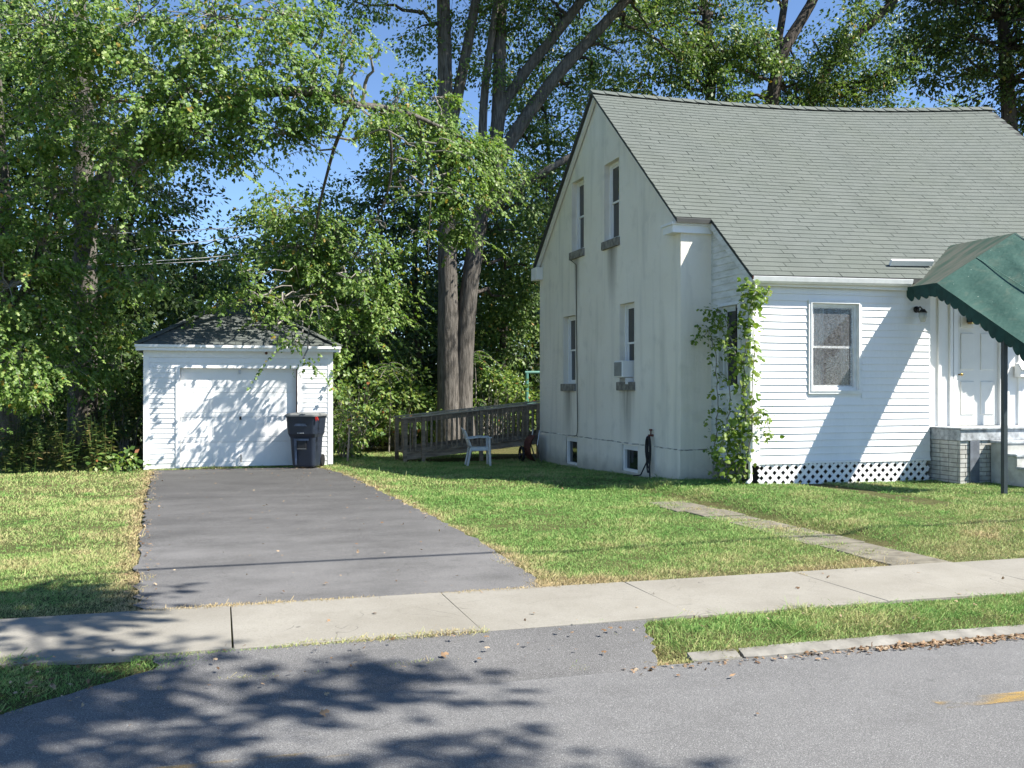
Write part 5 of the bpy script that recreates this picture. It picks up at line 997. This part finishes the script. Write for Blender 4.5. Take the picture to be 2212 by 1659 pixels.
for (n, x0, x1, y0, y1) in ((46000, 2.2, 9.5, 5.8, 6.56), (32000, -4, .1, 5.8, 6.98), (100000, 2.5, 9.5, 7.7, 11), (56000, -4.2, -.4, 7.7, 11), (46000, 9.5, 13, 8.4, 14.2), (84000, 2.3, 9, 11, 15.7), (56000, -7, -.6, 11, 16), (38000, 2.0, 7.8, 15.6, 23.7), (32000, -10, -1, 16, 22.5), (16000, 2.2, 7, 22, 27.5), (8000, 13, 17, 9.5, 13.5), (3500, -1.4, 2.2, 21.25, 21.52)):
    p = grass_pts(n, x0, x1, y0, y1, rg); PG.append(p[inside(p)])
nlawn = sum(len(p) for p in PG); fr_ = []      # ragged fringe along paving joints
for x in edges[1:-1]:
    if random.random() < .6: k = rg.integers(20, 90); fr_.append(np.column_stack([x + rg.normal(0, .008, k), rg.choice([6.6, 7.7, 7.2]) + rg.normal(0, .12, k)]))
k = 2600; fr_.append(np.column_stack([rg.uniform(-.6, 2.7, k), 7.79 + rg.normal(0, .03, k)])); k = 1700; fr_.append(np.column_stack([rg.uniform(-.5, 1.75, k), 6.50 + rg.normal(0, .028, k)])); k = 200; fr_.append(np.column_stack([rg.normal(.35, .20, k), 6.03 + rg.normal(0, .02, k)])); fr_.append(np.column_stack([rg.normal(1.1, .16, 90), 6.05 + rg.normal(0, .015, 90)]))
k = 1600; fr_.append(np.column_stack([rg.uniform(2.1, 3.2, k), 5.72 + np.abs(rg.normal(0, .06, k))])); k = 1500; yy = rg.uniform(7.9, 21, k); fr_.append(np.column_stack([np.interp(yy, ytab, ltab) + rg.normal(.0, .06, k), yy])); k = 1200; yy = rg.uniform(8, 19, k); fr_.append(np.column_stack([np.interp(yy, ytab, rtab) + rg.normal(.0, .05, k), yy]))
k = 1500; yy = rg.uniform(7.8, 12.5, k); fr_.append(np.column_stack([6.3 + rg.normal(0, .22, k), yy]))
tc = np.column_stack([rg.uniform(-6, 11, 260), rg.uniform(7.9, 17, 260)]); tc = np.concatenate([tc, np.column_stack([rg.uniform(2.9, 8, 60), rg.uniform(5.9, 6.45, 60)])]); tc = tc[inside(tc)]; ti = np.repeat(np.arange(len(tc)), 42); ntuft = len(ti); fr_.append(tc[ti] + rg.normal(0, .035, (ntuft, 2)))
PG = np.concatenate(PG + fr_); n = len(PG); tuft = np.arange(n) >= n - ntuft; fringe = (np.arange(n) >= nlawn) & ~tuft; zz = gz(PG[:, 0], PG[:, 1]); zz = np.where((PG[:, 1] < 5.8), RZ, zz)
zz = np.where((PG[:, 1] > 5.7) & (PG[:, 1] < 6.52) & (PG[:, 0] > -.5) & (PG[:, 0] < 2.2), RZ + .093 * (PG[:, 1] - 5.67) / .86, zz)
zz = np.where(fringe & (PG[:, 1] > 6.45), np.maximum(zz, .012), zz)
X_, Y_ = PG[:, 0], PG[:, 1]
lump = np.sin(X_ * 2.3 + 1.7 * np.sin(Y_ * 1.1)) * np.sin(Y_ * 2.6 + .9 * np.sin(X_ * 1.9)); fine = np.sin(X_ * 7.1 + 2 * np.sin(Y_ * 3.3)) * np.sin(Y_ * 8.3 + 1.5 * np.sin(X_ * 4.7))
de = np.minimum(np.abs(X_ - np.interp(Y_, ytab, ltab)), np.abs(X_ - np.interp(Y_, ytab, rtab)))
dry = .27 + .20 * lump + .14 * fine + .55 * np.exp(-(de / .22) ** 2) * (Y_ > 7.7) + .50 * np.exp(-((Y_ - 7.8) / .45) ** 2) * (Y_ > 7.6) + .30 * np.exp(-((Y_ - 9.0) / .9) ** 2) * ss(7.2, 8.2, X_) + .14 * (X_ < -.5) * (Y_ > 7.6) + .45 * np.exp(-((X_ - 2.5) / .35) ** 2 - ((Y_ - 5.9) / .4) ** 2) + .30 * np.exp(-((X_ - 6.35) / .3) ** 2) * (Y_ > 7.6) * (Y_ < 14)
dry = np.where(fringe, dry + .35, np.where(tuft, dry - .35, dry)) - .18 * np.exp(-((X_ - 5) / 2.2) ** 2 - ((Y_ - 13.5) / 2.6) ** 2) + rg.normal(0, .05, n)
hgt = rg.uniform(.018, .050, n) * (.75 + .35 * lump + .25 * fine) * np.where(rg.random(n) < .04, 1.9, 1.0) * np.where(fringe, .62, 1.0) * np.where(tuft, 1.55, 1.0) * np.where(Y_ < 6.6, 1.1, 1.0) * np.where(Y_ > 14, 1.25, 1.0); far = np.clip(Y_ / 8, .9, 2.6); wd = rg.uniform(.0018, .0036, n) * far
an = rg.uniform(0, 2*math.pi, n); lean = rg.uniform(.35, 1.6, n); dirx, diry = np.cos(an), np.sin(an); an2 = an + math.pi/2 + rg.normal(0, .5, n); sx_, sy_ = np.cos(an2) * wd, np.sin(an2) * wd
B0 = np.column_stack([PG, zz - .004]); s_ = np.column_stack([sx_, sy_, np.zeros(n)]); tip = B0 + np.column_stack([dirx * lean * hgt, diry * lean * hgt, hgt * (1.0 - .25 * lean)])
V = np.stack([B0 - s_, B0 + s_, tip + s_ * .35 + np.column_stack([np.zeros(n), np.zeros(n), wd]), tip - s_ * .35], 1).reshape(-1, 3); i0 = (np.arange(n) * 4)[:, None, None]; F_ = (np.array([(0,1,2),(0,2,3)])[None] + i0).reshape(-1, 3)
go = tag(npmesh('grass', V, F_, M['grass']), 'patchy green and straw-coloured lawn grass', 'grass', kind='stuff')
at_ = go.data.attributes.new('dry', 'FLOAT', 'POINT'); at_.data.foreach_set('value', np.repeat(dry, 4).astype(np.float32))
# ------------------------------------------------------------------ leaf litter
rl = np.random.default_rng(8); LP = []
def lit(n, x, y): LP.append(np.column_stack([x, y]))
k = 900; lit(k, np.concatenate([rl.normal(4.9, .5, 560), rl.uniform(2.4, 11, 340)]), 5.695 - np.abs(rl.normal(0, .05, k))); k = 260; yy = rl.uniform(8, 21, k); lit(k, np.interp(yy, ytab, ltab) + rl.normal(0, .10, k), yy); k = 120; yy = rl.uniform(12, 21, k); lit(k, np.interp(yy, ytab, rtab) + rl.normal(0, .12, k), yy)
k = 170; lit(k, rl.uniform(-1.2, 2.8, k), 21.2 - np.abs(rl.normal(0, .35, k))); k = 110; lit(k, rl.normal(-1.1, .3, k), rl.uniform(5.75, 6.5, k)); k = 90; lit(k, rl.uniform(-1.2, 2.4, k), rl.uniform(8, 20.5, k)); k = 22; lit(k, rl.uniform(-3, 10, k), rl.uniform(3.6, 5.6, k)); k = 220; lit(k, rl.uniform(-8, 12, k), rl.uniform(7.8, 21, k)); k = 30; lit(k, rl.uniform(-3, 9, k), rl.uniform(6.5, 7.8, k)); k = 160; lit(k, rl.uniform(-4, 10, k), rl.uniform(5.85, 6.5, k))
LPa = np.concatenate(LP); n = len(LPa); z = gz(LPa[:, 0], LPa[:, 1]); ond = ~inside(LPa); z = np.where(LPa[:, 1] < 5.7, RZ + .012, np.where(ond, np.maximum(z, 0) + .05 * ((LPa[:, 1] > 8) & (LPa[:, 0] > -1.3) & (LPa[:, 0] < 2.8)) * np.sin(np.clip((LPa[:, 1] - 8) / 13, 0, 1) * math.pi) + .028, z + .04))
z = np.where((LPa[:, 1] >= 5.7) & (LPa[:, 1] < 6.5) & (LPa[:, 0] > -1.3) & (LPa[:, 0] < 2.5), RZ + .13 * (LPa[:, 1] - 5.6) / .9 + .012, z)
D_ = np.column_stack([rl.normal(size=n), rl.normal(size=n), rl.normal(0, .25, n)]); N_ = np.column_stack([rl.normal(0, .35, n), rl.normal(0, .35, n), np.ones(n)]); V, F_ = leaves(np.column_stack([LPa, z]), D_, N_, rl.uniform(.016, .042, n) * np.where(LPa[:, 1] < 5.5, .7, 1.), LEAF3)
tag(npmesh('leaf_litter', V, F_, M['litter']), 'dry fallen leaves scattered along kerb, driveway edges and lawn', 'leaf litter', kind='stuff')
fl = [(690, 1550, 'pale curled leaf alone in the middle of the shaded street'), (952, 1440, 'dry brown leaf on the asphalt apron'), (1575, 1468, 'thin brown twig leaf on street below the kerb end'), (700, 1508, 'tiny pale leaf in dappled shade left of the curled leaf')]
for i, (px, py, lb) in enumerate(fl):
    d = FPX * (H - RZ) / (py - HY); l = (px - CX) / FPX; x, y = d * (SY + l * CY), d * (CY - l * SY); V, F_ = leaves(np.array([(x, y, RZ + .02 + (.05 if i == 1 else 0))]), np.array([(1., .3, .2)]), np.array([(.2, -.5, 1.)]), np.array([.06 if i != 3 else .035]), LEAF3 if i != 2 else LEAFL); tag(npmesh('fallen_leaf', V, F_, M['litter']), lb, 'leaf', 'single leaves on the street')
